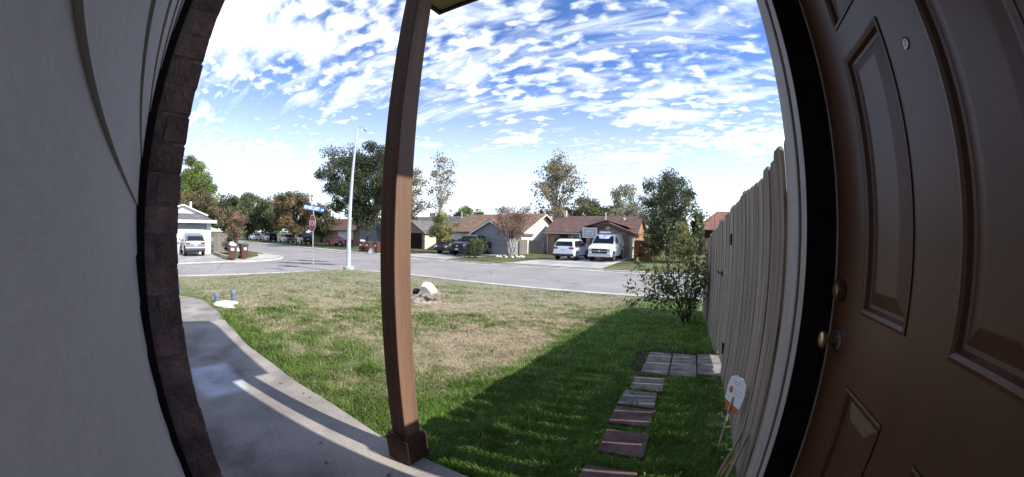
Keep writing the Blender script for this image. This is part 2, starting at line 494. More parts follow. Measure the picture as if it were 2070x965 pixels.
def vnoise(x, y, s, seed=0):
    x = x * s + seed * 17.13
    y = y * s - seed * 9.71
    xi, yi = np.floor(x), np.floor(y)
    fx, fy = x - xi, y - yi
    fx, fy = fx * fx * (3 - 2 * fx), fy * fy * (3 - 2 * fy)
    def h(a, b):
        q = np.sin(a * 127.1 + b * 311.7 + seed * 74.7) * 43758.5453
        return q - np.floor(q)
    return (h(xi, yi) * (1 - fx) + h(xi + 1, yi) * fx) * (1 - fy) + (h(xi, yi + 1) * (1 - fx) + h(xi + 1, yi + 1) * fx) * fy


def fbm(x, y, s, seed=0, o=4):
    t = 0; a = 0.5; n = 0
    for i in range(o):
        t = t + a * vnoise(x, y, s * 2 ** i, seed + i); n += a; a *= 0.5
    return t / n


def dryness(x, y):
    """0 lush .. 1 straw: the lawn is worn and straw-coloured in its sunny middle, green by the walk, the fence and in spots"""
    n = fbm(x, y, 0.55, 3, 5)
    n2 = fbm(x, y, 1.9, 11, 4)
    mid = np.exp(-(((x + 3.0) / 2.0) ** 2 + ((y - 3.3) / 1.7) ** 2))
    far = sst(5.0, 9.0, np.hypot(x, y)) * 0.40
    fence = sst(-2.0, -1.1, x)
    walk = np.exp(-((y - 1.2) / 0.40) ** 2)
    n3 = fbm(x, y, 5.5, 17, 3)
    d = 0.60 + 0.12 * mid + 0.5 * far + 1.0 * (n - 0.5) + 1.25 * (n2 - 0.5) + 1.2 * (n3 - 0.5) - 1.0 * fence - 0.8 * walk
    return np.clip(d, 0, 1)


GREEN = np.array((0.112, 0.184, 0.036)); STRAW = np.array((0.430, 0.350, 0.245)); GREY = np.array((0.235, 0.240, 0.150))


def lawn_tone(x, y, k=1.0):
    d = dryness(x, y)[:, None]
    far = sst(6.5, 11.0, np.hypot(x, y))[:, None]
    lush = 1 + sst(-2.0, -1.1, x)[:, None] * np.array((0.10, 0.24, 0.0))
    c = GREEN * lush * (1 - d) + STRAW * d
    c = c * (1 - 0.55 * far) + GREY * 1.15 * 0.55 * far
    return c * k


def np_mesh(name, verts, faces_flat, per, material, tone=None, smooth=False):
    me = bpy.data.meshes.new(name)
    nv, nf = len(verts), len(faces_flat) // per
    me.vertices.add(nv); me.loops.add(nf * per); me.polygons.add(nf)
    me.vertices.foreach_set('co', np.asarray(verts, np.float32).ravel())
    me.loops.foreach_set('vertex_index', np.asarray(faces_flat, np.int32))
    me.polygons.foreach_set('loop_start', np.arange(0, nf * per, per, dtype=np.int32))
    me.polygons.foreach_set('loop_total', np.full(nf, per, np.int32))
    if smooth:
        me.polygons.foreach_set('use_smooth', np.ones(nf, bool))
    if tone is not None:
        a = me.color_attributes.new('tone', 'FLOAT_COLOR', 'POINT')
        a.data.foreach_set('color', np.c_[tone, np.ones(nv)].astype(np.float32).ravel())
    me.materials.append(material)
    me.update(); me.validate()
    return me


def struct(name, o, label=None):
    return tag(o, label, None, None, 'structure')


# the horizon sheet
g = MB(); g.add([(-900, -300, -1.6), (700, -300, -1.6), (700, 1300, -1.6), (-900, 1300, -1.6)], [(0, 1, 2, 3)])
struct('g', g.build('ground', M['farground']), 'open ground reaching to the horizon')

# streets: A runs left-right in front of the lot, B joins it on the left
ZR = -0.90
NEAR_Y, FAR_Y, B_R, B_L = 11.75, 20.7, -16.6, -24.9


def corner_pts(cx, cy, r, a0, a1, n=8):
    return [(cx + r * math.cos(R(a0 + (a1 - a0) * i / n)), cy + r * math.sin(R(a0 + (a1 - a0) * i / n))) for i in range(n + 1)]


g = MB(); g.add([(-170, -60, ZR), (120, -60, ZR), (120, 24, ZR), (-170, 24, ZR)], [(0, 1, 2, 3)])
struct('r', g.build('street', M['road']), 'pale grey asphalt street and side street meeting at a corner')

# own lot lawn: a sloping grid trimmed at the kerb
edge_right = [(6.0, NEAR_Y), (-12.2, NEAR_Y)] + corner_pts(-12.6, NEAR_Y - 3.6, 3.6, 90, 172, 9)[1:] + [(-16.75, 6.0), (-17.2, 3.6), (-17.55, 1.8), (-18.2, -3), (-18.6, -14)]


def b_edge(y):
    """x of the side-street kerb on the lot side"""
    ys = [p[1] for p in edge_right][::-1]
    xs = [p[0] for p in edge_right][::-1]
    return np.interp(y, ys, xs)


def make_lawn():
    ys = np.r_[np.arange(-13, 1.0, 1.0), np.arange(1.0, NEAR_Y - 0.001, 0.085), NEAR_Y]
    nx = 190
    V, T = [], []
    for y in ys:
        x0, x1 = float(b_edge(y)), 6.0
        t = np.linspace(0, 1, nx)
        x = x1 + (x0 - x1) * t
        V.append(np.c_[x, np.full(nx, y)])
    V = np.concatenate(V)
    z = lawn_z(V[:, 0], V[:, 1]) + 0.02 * (fbm(V[:, 0], V[:, 1], 1.3, 5, 3) - 0.5) * (V[:, 1] > 1.3) - 0.012
    tone = lawn_tone(V[:, 0], V[:, 1], 0.80)
    i = np.arange(len(ys) - 1)[:, None] * nx + np.arange(nx - 1)[None, :]
    i = i.ravel()
    F = np.c_[i, i + nx, i + nx + 1, i + 1].ravel()
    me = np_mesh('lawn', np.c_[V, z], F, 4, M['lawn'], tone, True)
    o = link('lawn', me)
    return struct('lawn', o, 'sloping front lawn with straw patches and green edges')


make_lawn()


def make_grass():
    rg = np.random.default_rng(5)
    # more blades where the camera is near; blades widen with distance
    pts = []
    for (n, lo, hi) in ((90000, 1.2, 3.2), (105000, 3.0, 6.5), (75000, 6.0, 12.5), (30000, 12.0, 19.5)):
        az = rg.uniform(R(-88), R(22), n * 2)
        d = np.sqrt(rg.uniform(lo * lo, hi * hi, n * 2))
        x, y = d * np.sin(az), d * np.cos(az)
        ok = (y > 1.188) & (y < NEAR_Y - 0.05) & (x < 0.38) & (x > b_edge(y) + 0.05)
        pts.append(np.c_[x[ok], y[ok]][:n])
    P = np.concatenate(pts)
    # bare where stones and rocks lie
    keep = np.ones(len(P), bool)
    for (x0, x1, y0, y1) in STONE_RECTS:
        keep &= ~((P[:, 0] > x0 - .012) & (P[:, 0] < x1 + .012) & (P[:, 1] > y0 - .012) & (P[:, 1] < y1 + .012))
    keep &= ~((P[:, 0] > -0.55) & (P[:, 1] > 3.2) & (P[:, 1] < 4.4) & (rg.random(len(P)) < 0.7))
    keep &= np.hypot(P[:, 0] + 5.2, P[:, 1] - 5.6) > 0.34
    keep &= ~((P[:, 0] < -5.6) & (P[:, 1] < 1.42 + 0.0) )
    d0 = dryness(P[:, 0], P[:, 1])
    keep &= rg.random(len(P)) < 1 - 0.45 * d0
    P = P[keep]
    n = len(P)
    dist = np.hypot(P[:, 0], P[:, 1])
    dr = dryness(P[:, 0], P[:, 1])
    clump = fbm(P[:, 0], P[:, 1], 5.0, 21, 2)
    sc = np.clip(dist / 3.0, 0.8, 4.0)
    lush = sst(-1.9, -1.1, P[:, 0]) * sst(4.2, 2.6, P[:, 1])
    h = rg.uniform(0.016, 0.040, n) * (1 - 0.55 * dr) * (1 + 0.45 * lush) * (0.6 + 0.8 * clump) * np.clip(sc, 0.9, 1.35)
    edge = np.exp(-((P[:, 1] - 1.27) / 0.12) ** 2)
    h *= 1 + 0.3 * edge
    tuft = fbm(P[:, 0], P[:, 1], 2.6, 51, 3)
    h *= 1 + 0.7 * sst(0.60, 0.72, tuft) * (1 - dr)
    w = 0.0029 * sc
    a = rg.uniform(0, 2 * np.pi, n)
    lean = rg.normal(0, 0.55, (n, 2)) * h[:, None] * (1 + 0.6 * dr[:, None])
    z = lawn_z(P[:, 0], P[:, 1]) - 0.012
    c, s = np.cos(a) * w, np.sin(a) * w
    v0 = np.c_[P[:, 0] - c, P[:, 1] - s, z]
    v1 = np.c_[P[:, 0] + c, P[:, 1] + s, z]
    v2 = np.c_[P + lean * 0.45, z + h * 0.62]
    v3 = np.c_[P + lean * 1.15, z + h]
    v2a = v2 - np.c_[c, s, 0 * c] * 0.7
    v2b = v2 + np.c_[c, s, 0 * c] * 0.7
    V = np.stack([v0, v1, v2b, v2a, v3], 1).reshape(-1, 3)
    b = np.arange(n) * 5
    F = np.stack([b, b + 1, b + 2, b, b + 2, b + 3, b + 3, b + 2, b + 4], 1).ravel()
    dd = np.clip(dr + rg.normal(0, 0.22, n), 0, 1)[:, None]
    k = (rg.uniform(0.62, 1.38, n) * (0.62 + 0.76 * fbm(P[:, 0], P[:, 1], 9.0, 33, 2)))[:, None]
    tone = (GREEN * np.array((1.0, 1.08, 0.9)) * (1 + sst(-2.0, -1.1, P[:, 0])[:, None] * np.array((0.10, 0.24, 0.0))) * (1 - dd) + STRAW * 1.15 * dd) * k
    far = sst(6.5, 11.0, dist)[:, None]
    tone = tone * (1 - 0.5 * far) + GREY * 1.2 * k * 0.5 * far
    tone = np.repeat(tone, 5, 0)
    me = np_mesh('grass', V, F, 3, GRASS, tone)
    o = link('grass', me)
    tag(o, 'short lawn grass blades, green with straw patches, beside the walk', 'grass', None, 'stuff')


# kerbs
def strip(name, path, width, z0, z1, m, label=None, side=1):
    """raised strip along a path; width is laid to the left of the path direction when side = 1"""
    g = MB()
    p = [Vector((a[0], a[1], 0)) for a in path]
    L_, Rr = [], []
    for i in range(len(p)):
        t = (p[min(i + 1, len(p) - 1)] - p[max(i - 1, 0)]).normalized()
        nrm = Vector((-t.y, t.x, 0)) * side
        L_.append(p[i]); Rr.append(p[i] + nrm * width)
    for i in range(len(p) - 1):
        a, b, c, d = L_[i], L_[i + 1], Rr[i + 1], Rr[i]
        vs = [(q.x, q.y, z) for z in (z0, z1) for q in (a, b, c, d)]
        g.add(vs, [(4, 5, 6, 7), (0, 1, 5, 4), (2, 3, 7, 6)] + ([(3, 0, 4, 7)] if i == 0 else []) + ([(1, 2, 6, 5)] if i == len(p) - 2 else []))
    o = g.build(name, m, bevel=0)
    if label: struct(name, o, label)
    return o


strip('kerb', edge_right, 0.30, ZR - 0.1, ZR + 0.13, M['kerb'], 'pale concrete kerb round the corner lawn', -1)
strip('gutter', [(a[0], a[1]) for a in edge_right], 0.62, ZR - 0.1, ZR + 0.012, M['kerb'], 'flat concrete gutter beside the corner kerb', -1)
strip('kerb', [(-170, FAR_Y), (100, FAR_Y)], 0.30, ZR - 0.1, ZR + 0.095, M['kerb'], 'pale concrete kerb on the far side of the street', 1)
strip('gutter', [(-170, FAR_Y), (100, FAR_Y)], 0.45, ZR - 0.1, ZR + 0.012, M['kerb'], 'flat concrete gutter along the far kerb', -1)
left_edge = [(B_L, -40), (B_L, 8.6)] + corner_pts(B_L - 3.6, 8.6, 3.6, 0, 90, 8)[1:] + [(-170, 12.2)]
strip('kerb', left_edge, 0.30, ZR - 0.1, ZR + 0.11, M['kerb'], 'pale concrete kerb of the side street corner', 1)

# far lots
ZF = -0.78
g = MB(); g.box(-170, 100, FAR_Y + 0.3, 120, ZF - 0.4, ZF)
struct('fl', g.build('verge', M['farlawn']), 'mown lawns of the houses across the street')
g = MB()
lp = [(B_L - 0.3, -40), (B_L - 0.3, 8.6)] + corner_pts(B_L - 3.6, 8.6, 3.3, 0, 90, 8)[1:] + [(-170, 11.9), (-170, -40)]
g.prism([(a[0], a[1], ZF - 0.4) for a in lp], (0, 0, 0.4))
struct('fl', g.build('verge', M['farlawn']), 'mown lawn of the white house on the side street corner')


def flat(name, poly, z, m, label, kind='structure'):
    g = MB(); g.add([(p[0], p[1], z) for p in poly], [tuple(range(len(poly)))])
    o = g.build(name, m)
    return tag(o, label, None, None, kind)


def apron(pts, label):
    g = MB(); g.add(pts, [(0, 1, 2, 3)])
    return tag(g.build('driveway_apron', M['drive']), label, None, None, 'structure')


apron([(-13.2, FAR_Y - 0.35, ZR + 0.02), (-4.9, FAR_Y - 0.35, ZR + 0.02), (-5.35, FAR_Y + 0.6, ZF + 0.012), (-12.5, FAR_Y + 0.6, ZF + 0.012)], 'sloping concrete apron of the van driveway')
apron([(-25.2, FAR_Y - 0.35, ZR + 0.02), (-17.0, FAR_Y - 0.35, ZR + 0.02), (-17.6, FAR_Y + 0.6, ZF + 0.012), (-24.5, FAR_Y + 0.6, ZF + 0.012)], 'sloping concrete apron of the pickup driveway')
apron([(B_L + 0.35, 1.2, ZR + 0.02), (B_L + 0.35, 7.0, ZR + 0.02), (B_L - 0.6, 6.8, ZF + 0.012), (B_L - 0.6, 1.4, ZF + 0.012)], 'sloping concrete apron of the white garage driveway')
flat('driveway', [(-12.5, FAR_Y + 0.55), (-5.35, FAR_Y + 0.55), (-5.4, FAR_Y + 1.6), (-5.5, 32.6), (-11.4, 32.6), (-12.2, FAR_Y + 1.6)], ZF + 0.006, M['drive'], 'concrete driveway under the white van')
flat('driveway', [(-24.5, FAR_Y + 0.55), (-17.6, FAR_Y + 0.55), (-17.7, FAR_Y + 1.5), (-16.9, 29.7), (-23.0, 29.7), (-24.2, FAR_Y + 1.5)], ZF + 0.006, M['drive'], 'concrete driveway under the black pickup')
flat('driveway', [(B_L - 0.55, 1.4), (B_L - 0.55, 6.8), (-26.4, 6.5), (-33.6, 6.9), (-33.6, 0.6), (-26.4, 1.6)], ZF + 0.006, M['drive'], 'bright concrete driveway of the white garage')
flat('pavement', [(B_L - 0.35, 7.15), (B_L - 0.35, 8.6)] + corner_pts(B_L - 3.6, 8.6, 3.25, 0, 90, 8)[1:] + [(-31, 11.8), (-31, 10.9), (-28.6, 10.2), (-26.6, 8.6), (-26.4, 7.15)], ZF + 0.006, M['kerb'], 'pale concrete corner pavement behind the bins')
flat('pavement', [(-170, FAR_Y + 0.35), (-25.3, FAR_Y + 0.35), (-25.3, FAR_Y + 1.3), (-170, FAR_Y + 1.3)], ZF + 0.005, M['kerb'], 'pale concrete pavement along the far kerb')
M['wet'] = mat('tar_patch', (0.085, 0.078, 0.075), 0.6, 0.3, 0.25, 1.4)
for k, (cx, cy, rx, ry, s) in enumerate(((-21.9, 11.2, 2.3, 0.55, 1), (-23.6, 12.6, 1.7, 0.42, 2), (-20.6, 9.4, 0.9, 0.3, 3))):
    pts = []
    for i in range(26):
        a = 2 * math.pi * i / 26
        q = 1 + 0.42 * math.sin(3 * a + s) * math.sin(5 * a + 2 * s) + 0.22 * math.sin(9 * a + s)
        u, v = rx * q * math.cos(a), ry * q * math.sin(a)
        pts.append((cx + u * 0.80 - v * 0.6, cy + u * 0.6 + v * 0.8))
    flat('street_stain', pts, ZR + 0.005, M['wet'], ['long dark tar stain in the junction', 'dark stain farther into the junction', 'small dark stain nearest the lawn corner'][k], 'structure')

# walk: slab from the porch along the house to the left, following the slope
def make_walk():
    xs = np.r_[np.linspace(0.47, -6.2, 40), np.linspace(-6.35, -9.2, 20)]
    def y1(x):
        e = 1.175 + 0.012 * math.sin(x * 2.1) + 0.008 * math.sin(x * 5.3)
        if x < -4: e += 0.10 * float(sst(-4, -6.4, x))
        if x < -7.0: e -= 0.42 * float(sst(-7.0, -8.6, x))
        return e
    V, F = [], []
    for x in xs:
        z = lz(x, 1.0) + 0.03
        y0 = 0.11 if x < -0.93 else -0.06
        e = y1(float(x))
        V += [(x, y0, z), (x, (y0 + e) / 2, z), (x, e - 0.014, z), (x, e, z - 0.010), (x, e, z - 0.22)]
    for i in range(len(xs) - 1):
        for k in range(4):
            F.append((i * 5 + k, i * 5 + k + 1, (i + 1) * 5 + k + 1, (i + 1) * 5 + k))
    g = MB(); g.add(V, F)
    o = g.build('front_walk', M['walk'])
    return struct('w', o, 'concrete front walk, shaded by the porch roof')


make_walk()

# ------------------------------------------------------------------ the house the camera hangs on
house = thing('house', 'near house wall of grey lap siding, dark brick edge and porch roof', 'house', (0, 0, 0))
BX = -0.915       # brick return plane


def wall_y(x):
    return -0.003 - 0.030 * (x - BX) / (-BX)


body = MB()
body.box(-5.6, 0.46, -3.0, -0.075, -0.9, 2.82)
body.build('wall_core', M['mortar'], house)
sw = MB().box(BX + 0.02, 0.47, -0.072, -0.062, -0.05, 2.8).build('siding_wall', M['siding'], house)
EXPO = 0.100
for i in range(28):
    zb = 0.05 - 0.10 + i * EXPO
    zt = zb + EXPO + 0.012
    zt = min(zt, 2.79)
    xa, xb = BX + 0.016, 0.466
    ya, yb = wall_y(xa), wall_y(xb)
    g = MB()
    # wedge board: thick at its bottom edge, thin under the next one
    g.add([(xa, ya, zb), (xb, yb, zb), (xb, yb - 0.0042, zt), (xa, ya - 0.0042, zt), (xa, ya - 0.016, zb), (xb, yb - 0.016, zb), (xb, yb - 0.020, zt), (xa, ya - 0.020, zt)],
          [(0, 1, 2, 3), (7, 6, 5, 4), (0, 4, 5, 1), (1, 5, 6, 2), (2, 6, 7, 3), (3, 7, 4, 0)])
    g.build('siding_board', M['siding'], sw)
MB().box(BX + 0.0035, BX + 0.015, -0.06, 0.0155, -0.1, 2.8).build('caulk_joint', M['jamb'], house)

bw = MB().box(-5.6, BX - 0.0022, -0.05, 0.1010, -0.9, 2.8).build('brick_wall', M['mortar'], house)
CH = 0.0678
br = random.Random(3)
variants = []
for k in range(6):
    g = MB(); q = random.Random(k)
    j = lambda a=0.0022: q.uniform(-a, a)
    x0, x1, y0, y1, z0, z1 = 0, 1, 0, 1, 0, 0.0578
    variants.append(q)
for i in range(42):
    z0 = -0.03 + i * CH + br.uniform(-0.001, 0.001)
    even = i % 2 == 0
    dx = br.uniform(-0.0012, 0.0012)
    fy = 0.1045 + br.uniform(-0.0022, 0.0022)
    def brick(xa, xb, ya, yb):
        g = MB()
        p = [(xa, ya), (xb, ya), (xb, yb), (xa, yb)]
        e = lambda: br.uniform(-0.0016, 0.0016)
        vs = [(a + e(), b + e(), z0 + e()) for a, b in p] + [(a + e(), b + e(), z0 + 0.0605 + e()) for a, b in p]
        g.add(vs, [(3, 2, 1, 0), (4, 5, 6, 7), (0, 1, 5, 4), (1, 2, 6, 5), (2, 3, 7, 6), (3, 0, 4, 7)])
        g.build('brick', M['brick'], bw, bevel=0.002, seg=1)
    if even:
        brick(BX - 0.195 + dx, BX + dx, 0.003, fy)
    else:
        brick(BX - 0.095 + dx, BX + dx, 0.044, fy)
        brick(BX - 0.095 + dx, BX - 0.004 + dx, 0.0, 0.036)
        brick(BX - 0.30, BX - 0.106, 0.02, fy)
# rows of bricks farther along the front face
for i in range(42):
    z0 = -0.03 + i * CH
    x = BX - (0.206 if i % 2 == 0 else 0.311)
    g = MB()
    while x > -5.5:
        g.box(x - 0.193, x, 0.05, 0.103 + br.uniform(-0.003, 0.003), z0, z0 + 0.058)
        x -= 0.2035
    o = g.build('brick_course', M['brick'], bw)
    o['kind'] = 'stuff'

# door wall: opening framed by jamb and corner boards, X = 0.48 is the door face
DX = 0.48
g = MB().box(0.60, 6.0, -3.0, 1.20, -0.9, 2.8)
g.build('side_wall', M['trim'], house)
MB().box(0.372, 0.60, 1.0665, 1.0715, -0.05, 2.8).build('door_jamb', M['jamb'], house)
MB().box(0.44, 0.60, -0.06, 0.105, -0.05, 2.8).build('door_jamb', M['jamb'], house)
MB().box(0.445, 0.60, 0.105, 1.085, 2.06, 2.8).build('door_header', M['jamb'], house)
MB().box(0.374, 0.60, 1.072, 1.134, -0.06, 2.8).build('corner_board', M['trim'], house, bevel=0.004)
MB().box(0.388, 0.60, 1.1345, 1.1445, -0.06, 2.8).build('corner_gap', M['jamb'], house)
MB().box(0.368, 0.60, 1.145, 1.262, -0.06, 2.8).build('corner_board', M['trim'], house, bevel=0.004)
MB().box(0.476, 0.520, 1.0605, 1.066, 0.0, 2.06).build('weatherstrip', M['strip'], house)
MB().box(0.42, 0.60, 0.10, 1.09, -0.03, 0.018).build('threshold', M['chrome'], house)
# roofs
pr = MB()
pr.box(-1.525, 0.35, -0.04, 1.595, 2.80, 2.83)
pr.build('porch_ceiling', M['soffit'], house)
g = MB()
g.box(-1.55, 0.37, 1.595, 1.62, 2.78, 3.0); g.box(-1.55, -1.525, -0.04, 1.595, 2.78, 3.0); g.box(0.35, 0.37, -0.04, 1.595, 2.78, 3.0)
g.build('fascia', M['fascia'], house)
g = MB()
g.prism([(-1.555, 1.625, 2.985), (0.375, 1.625, 2.985), (0.375, -1.6, 4.1), (-1.555, -1.6, 4.1)], (0, 0, 0.06))
g.build('porch_roof', M['roof_brown'], house)
g = MB(); g.prism([(-5.9, 0.11, 2.84), (-1.56, 0.11, 2.84), (-1.56, -3.2, 4.2), (-5.9, -3.2, 4.2)], (0, 0, 0.06))
g.prism([(0.377, 1.21, 2.84), (6.2, 1.21, 2.84), (6.2, -3.2, 4.4), (0.377, -3.2, 4.4)], (0, 0, 0.06))
g.build('main_roof', M['roof_brown'], house)

# porch post
post = thing('porch_post', 'square brown wooden porch post standing on a boxed plinth at the walk edge', 'post', (-1.252, 1.128, 0))
MB().box(-0.053, 0.053, -0.053, 0.053, 0.16, 2.80).build('shaft', M['post'], post, bevel=0.005)
MB().box(-0.080, 0.080, -0.080, 0.080, 0.0, 0.152).build('plinth', M['plinth'], post, bevel=0.006)
MB().box(-0.072, 0.072, -0.072, 0.072, 0.152, 0.163).build('plinth_cap', M['plinth'], post, bevel=0.003)

# front door
door = thing('front_door', 'glossy dark brown panelled front door with knob, deadbolt and peephole', 'door', (DX, 0.11, 0.02))
# local: +y runs to the lock edge, width 0.955, face at local x = 0 facing -x
DW, DH, DT = 0.949, 2.035, 0.044
cols = [(0.150, 0.378), (0.533, 0.761)]
rows = [(0.20, 0.815), (1.005, 1.655), (1.745, 1.93)]
slab = MB()
ysplit = [0, cols[0][0], cols[0][1], cols[1][0], cols[1][1], DW]
zsplit = [0, rows[0][0], rows[0][1], rows[1][0], rows[1][1], rows[2][0], rows[2][1], DH]
for a in (0, 2, 4):
    slab.box(0, DT, ysplit[a], ysplit[a + 1], 0, DH)
for a in (1, 3):
    for b in (0, 2, 4, 6):
        slab.box(0, DT, ysplit[a], ysplit[a + 1], zsplit[b], zsplit[b + 1])
slab.build('door_slab', M['door'], door)
for (y0, y1) in cols:
    for (z0, z1) in rows:
        g = MB()
        prof = [(0.0, -0.0035), (0.007, -0.005), (0.015, 0.0), (0.022, 0.011), (0.030, 0.012), (0.060, 0.003), (0.064, 0.0022)]
        rings = []
        for ins, dep in prof:
            rings.append([(dep, y0 + ins, z0 + ins), (dep, y1 - ins, z0 + ins), (dep, y1 - ins, z1 - ins), (dep, y0 + ins, z1 - ins)])
        vs = [p for r_ in rings for p in r_]
        fs = []
        for k in range(len(rings) - 1):
            for q in range(4):
                fs.append((k * 4 + q, k * 4 + (q + 1) % 4, (k + 1) * 4 + (q + 1) % 4, (k + 1) * 4 + q))
        n = (len(rings) - 1) * 4
        fs.append((n, n + 1, n + 2, n + 3))
        g.add(vs, fs)
        g.build('door_panel', M['door'], door)
ky, kz = 0.885, 0.908
kn = MB().lathe([(0.034, 0), (0.034, 0.004), (0.030, 0.010), (0.014, 0.012)], 'X', 28, (0, ky, kz), -1).build('knob_rose', M['chrome'], door, True, autos=R(40))
MB().lathe([(0.012, 0.010), (0.011, 0.038), (0.018, 0.043), (0.0245, 0.049), (0.0255, 0.055), (0.022, 0.061), (0.012, 0.064), (0.004, 0.0645)], 'X', 28, (0, ky, kz), -1).build('knob', M['brass'], kn, True, autos=R(50))
db = MB().lathe([(0.031, 0), (0.031, 0.008), (0.026, 0.020), (0.025, 0.022)], 'X', 28, (0, ky + 0.012, kz + 0.138), -1).build('deadbolt', M['door'], door, True, autos=R(40))
MB().lathe([(0.021, 0.022), (0.021, 0.0265), (0.017, 0.028)], 'X', 28, (0, ky + 0.012, kz + 0.138), -1).build('lock_face', M['brass'], db, True, autos=R(40))
ph = MB().lathe([(0.0125, 0), (0.0125, 0.003), (0.009, 0.005), (0.008, 0.0035)], 'X', 24, (0, 0.455, 1.545), -1).build('peephole', M['chrome'], door, True, autos=R(40))
MB().lathe([(0.0075, 0.003), (0.006, 0.0052), (0.002, 0.006)], 'X', 20, (0, 0.455, 1.545), -1).build('peephole_lens', M['clearlens'], ph, True)

# ------------------------------------------------------------------ fence and gate on the right
FX = 0.42
fence_top = lambda y: float(np.interp(y, [1.3, 2.0, 2.8, 3.5, 5.5, 6.9, 9.0], [1.60, 1.55, 1.53, 1.50, 1.39, 1.28, 1.05]))
fr = random.Random(11)


def picket(parent, y, w, zb, zt, off=(0, 0, 0)):
    th = fr.uniform(0.014, 0.018)
    x0 = FX + fr.uniform(-0.004, 0.006)
    tl = fr.uniform(-0.004, 0.004)
    ear = fr.uniform(0.016, 0.028)
    e = lambda: fr.uniform(-0.002, 0.002)
    y0, y1 = y, y + w
    ring = [(x0, y0 + e(), zb), (x0, y1 + e(), zb + e()), (x0 + tl, y1 + e(), zt - ear), (x0 + tl, y1 - ear + e(), zt + e()), (x0 + tl, y0 + ear + e(), zt + e()), (x0 + tl, y0 + e(), zt - ear)]
    ring = [(a - off[0], b - off[1], c - off[2]) for a, b, c in ring]
    g = MB().prism(ring, (th, 0, 0))
    return g.build('picket', M['fence'], parent)


fence = thing('picket_fence', 'weathered grey dog-eared wooden fence receding from the house corner', 'fence', (FX, 1.4, 0))
gate = thing('fence_gate', 'weathered wooden gate with black hinges set in the tall fence', 'gate', (FX, 3.40, 0))
FO = (FX, 1.4, 0); GO = (FX, 3.40, 0)
y = 1.335
bi = 0
while y < 8.9:
    w = fr.choice((0.138, 0.14, 0.14, 0.142))
    in_gate = 3.39 < y + 0.02 < 4.22
    if not in_gate and y < 3.39 and y + w > 3.39:
        w = max(0.06, 3.385 - y)
    zt = fence_top(y + w / 2) + fr.uniform(-0.018, 0.018) + (0.02 if bi % 5 == 3 else 0)
    zb = lz(FX, y) + (0.085 if in_gate else -0.03) + fr.uniform(-0.008, 0.008)
    picket(gate if in_gate else fence, y, w, zb, zt, GO if in_gate else FO)
    gap = {0: 0.026, 1: 0.022, 3: 0.018, 5: 0.020}.get(bi, fr.choice((0.005, 0.008, 0.011, 0.014, 0.010)))
    y += w + gap
    if in_gate and not (3.39 < y + 0.02 < 4.22): y += 0.016
    bi += 1


def rail(parent, ya, yb, h, off, zf):
    g = MB()
    ring = [(FX + 0.024, ya, zf(ya) + h), (FX + 0.062, ya, zf(ya) + h), (FX + 0.062, ya, zf(ya) + h + 0.085), (FX + 0.024, ya, zf(ya) + h + 0.085)]
    ring = [(a - off[0], b - off[1], c - off[2]) for a, b, c in ring]
    g.prism(ring, (0, yb - ya, zf(yb) - zf(ya)))
    return g.build('rail', M['fence'], parent)


zl = lambda yy: lz(FX, yy)
for h in (0.22, 0.82, 1.36):
    rail(fence, 1.34, 3.36, h, FO, zl)
    rail(fence, 4.27, 8.9, h if h < 1.3 else 1.22, FO, zl)
    rail(gate, 3.41, 4.21, h, GO, zl)
for yy in (1.40, 3.33, 4.29, 6.7, 8.8):
    zb = lz(FX, yy)
    MB().box(0.066, 0.155, yy - 1.4 - 0.045, yy - 1.4 + 0.045, zb - 0.2, zb + 1.5).build('fence_post', M['fence'], fence)
for (hy, hz) in ((3.42, 1.20), (3.40, 0.16)):
    g = MB()
    g.box(-0.009, -0.001, -0.018, 0.018, -0.055, 0.055)
    g.box(-0.008, -0.001, 0.018, 0.17, -0.016, 0.016)
    g.lathe([(0.009, -0.05), (0.009, 0.05)], 'Z', 10, (-0.012, 0, 0))
    g.build('hinge', M['iron'], gate, loc=(0, hy - 3.40, hz))
g = MB().box(-0.010, -0.001, -0.05, 0.05, -0.03, 0.03)
g.tube([(-0.012, -0.02, 0.0), (-0.05, -0.015, 0.01), (-0.062, 0.02, 0.02), (-0.04, 0.06, 0.025)], [0.007, 0.007, 0.007, 0.006], 8)
g.build('latch', M['iron'], gate, loc=(0, 4.29 - 3.40, 0.80))

# ------------------------------------------------------------------ stepping stones and landing
STONE_RECTS = []


def paver(x0, x1, y0, y1, m, label, group, rz=0.0, seed=0):
    STONE_RECTS.append((x0, x1, y0, y1))
    q = random.Random(seed)
    zc = lz((x0 + x1) / 2, (y0 + y1) / 2)
    z0 = lz((x0 + x1) / 2, y0); z1 = lz((x0 + x1) / 2, y1)
    hx, hy = (x1 - x0) / 2, (y1 - y0) / 2
    g = MB()
    n = 6
    ring = []
    for (a, b) in ((-1, -1), (1, -1), (1, 1), (-1, 1)):
        ring.append((a * hx + q.uniform(-.006, .006), b * hy + q.uniform(-.006, .006), (z1 - z0) / 2 * b - 0.03))
    g.prism(ring, (0, 0, 0.045))
    o = g.build('stepping_stone', m, bevel=0.006)
    o.location = ((x0 + x1) / 2, (y0 + y1) / 2, zc + 0.003)
    o.rotation_euler = (q.uniform(-.012, .012), q.uniform(-.015, .015), rz)
    return tag(o, label, 'stepping stone', group)


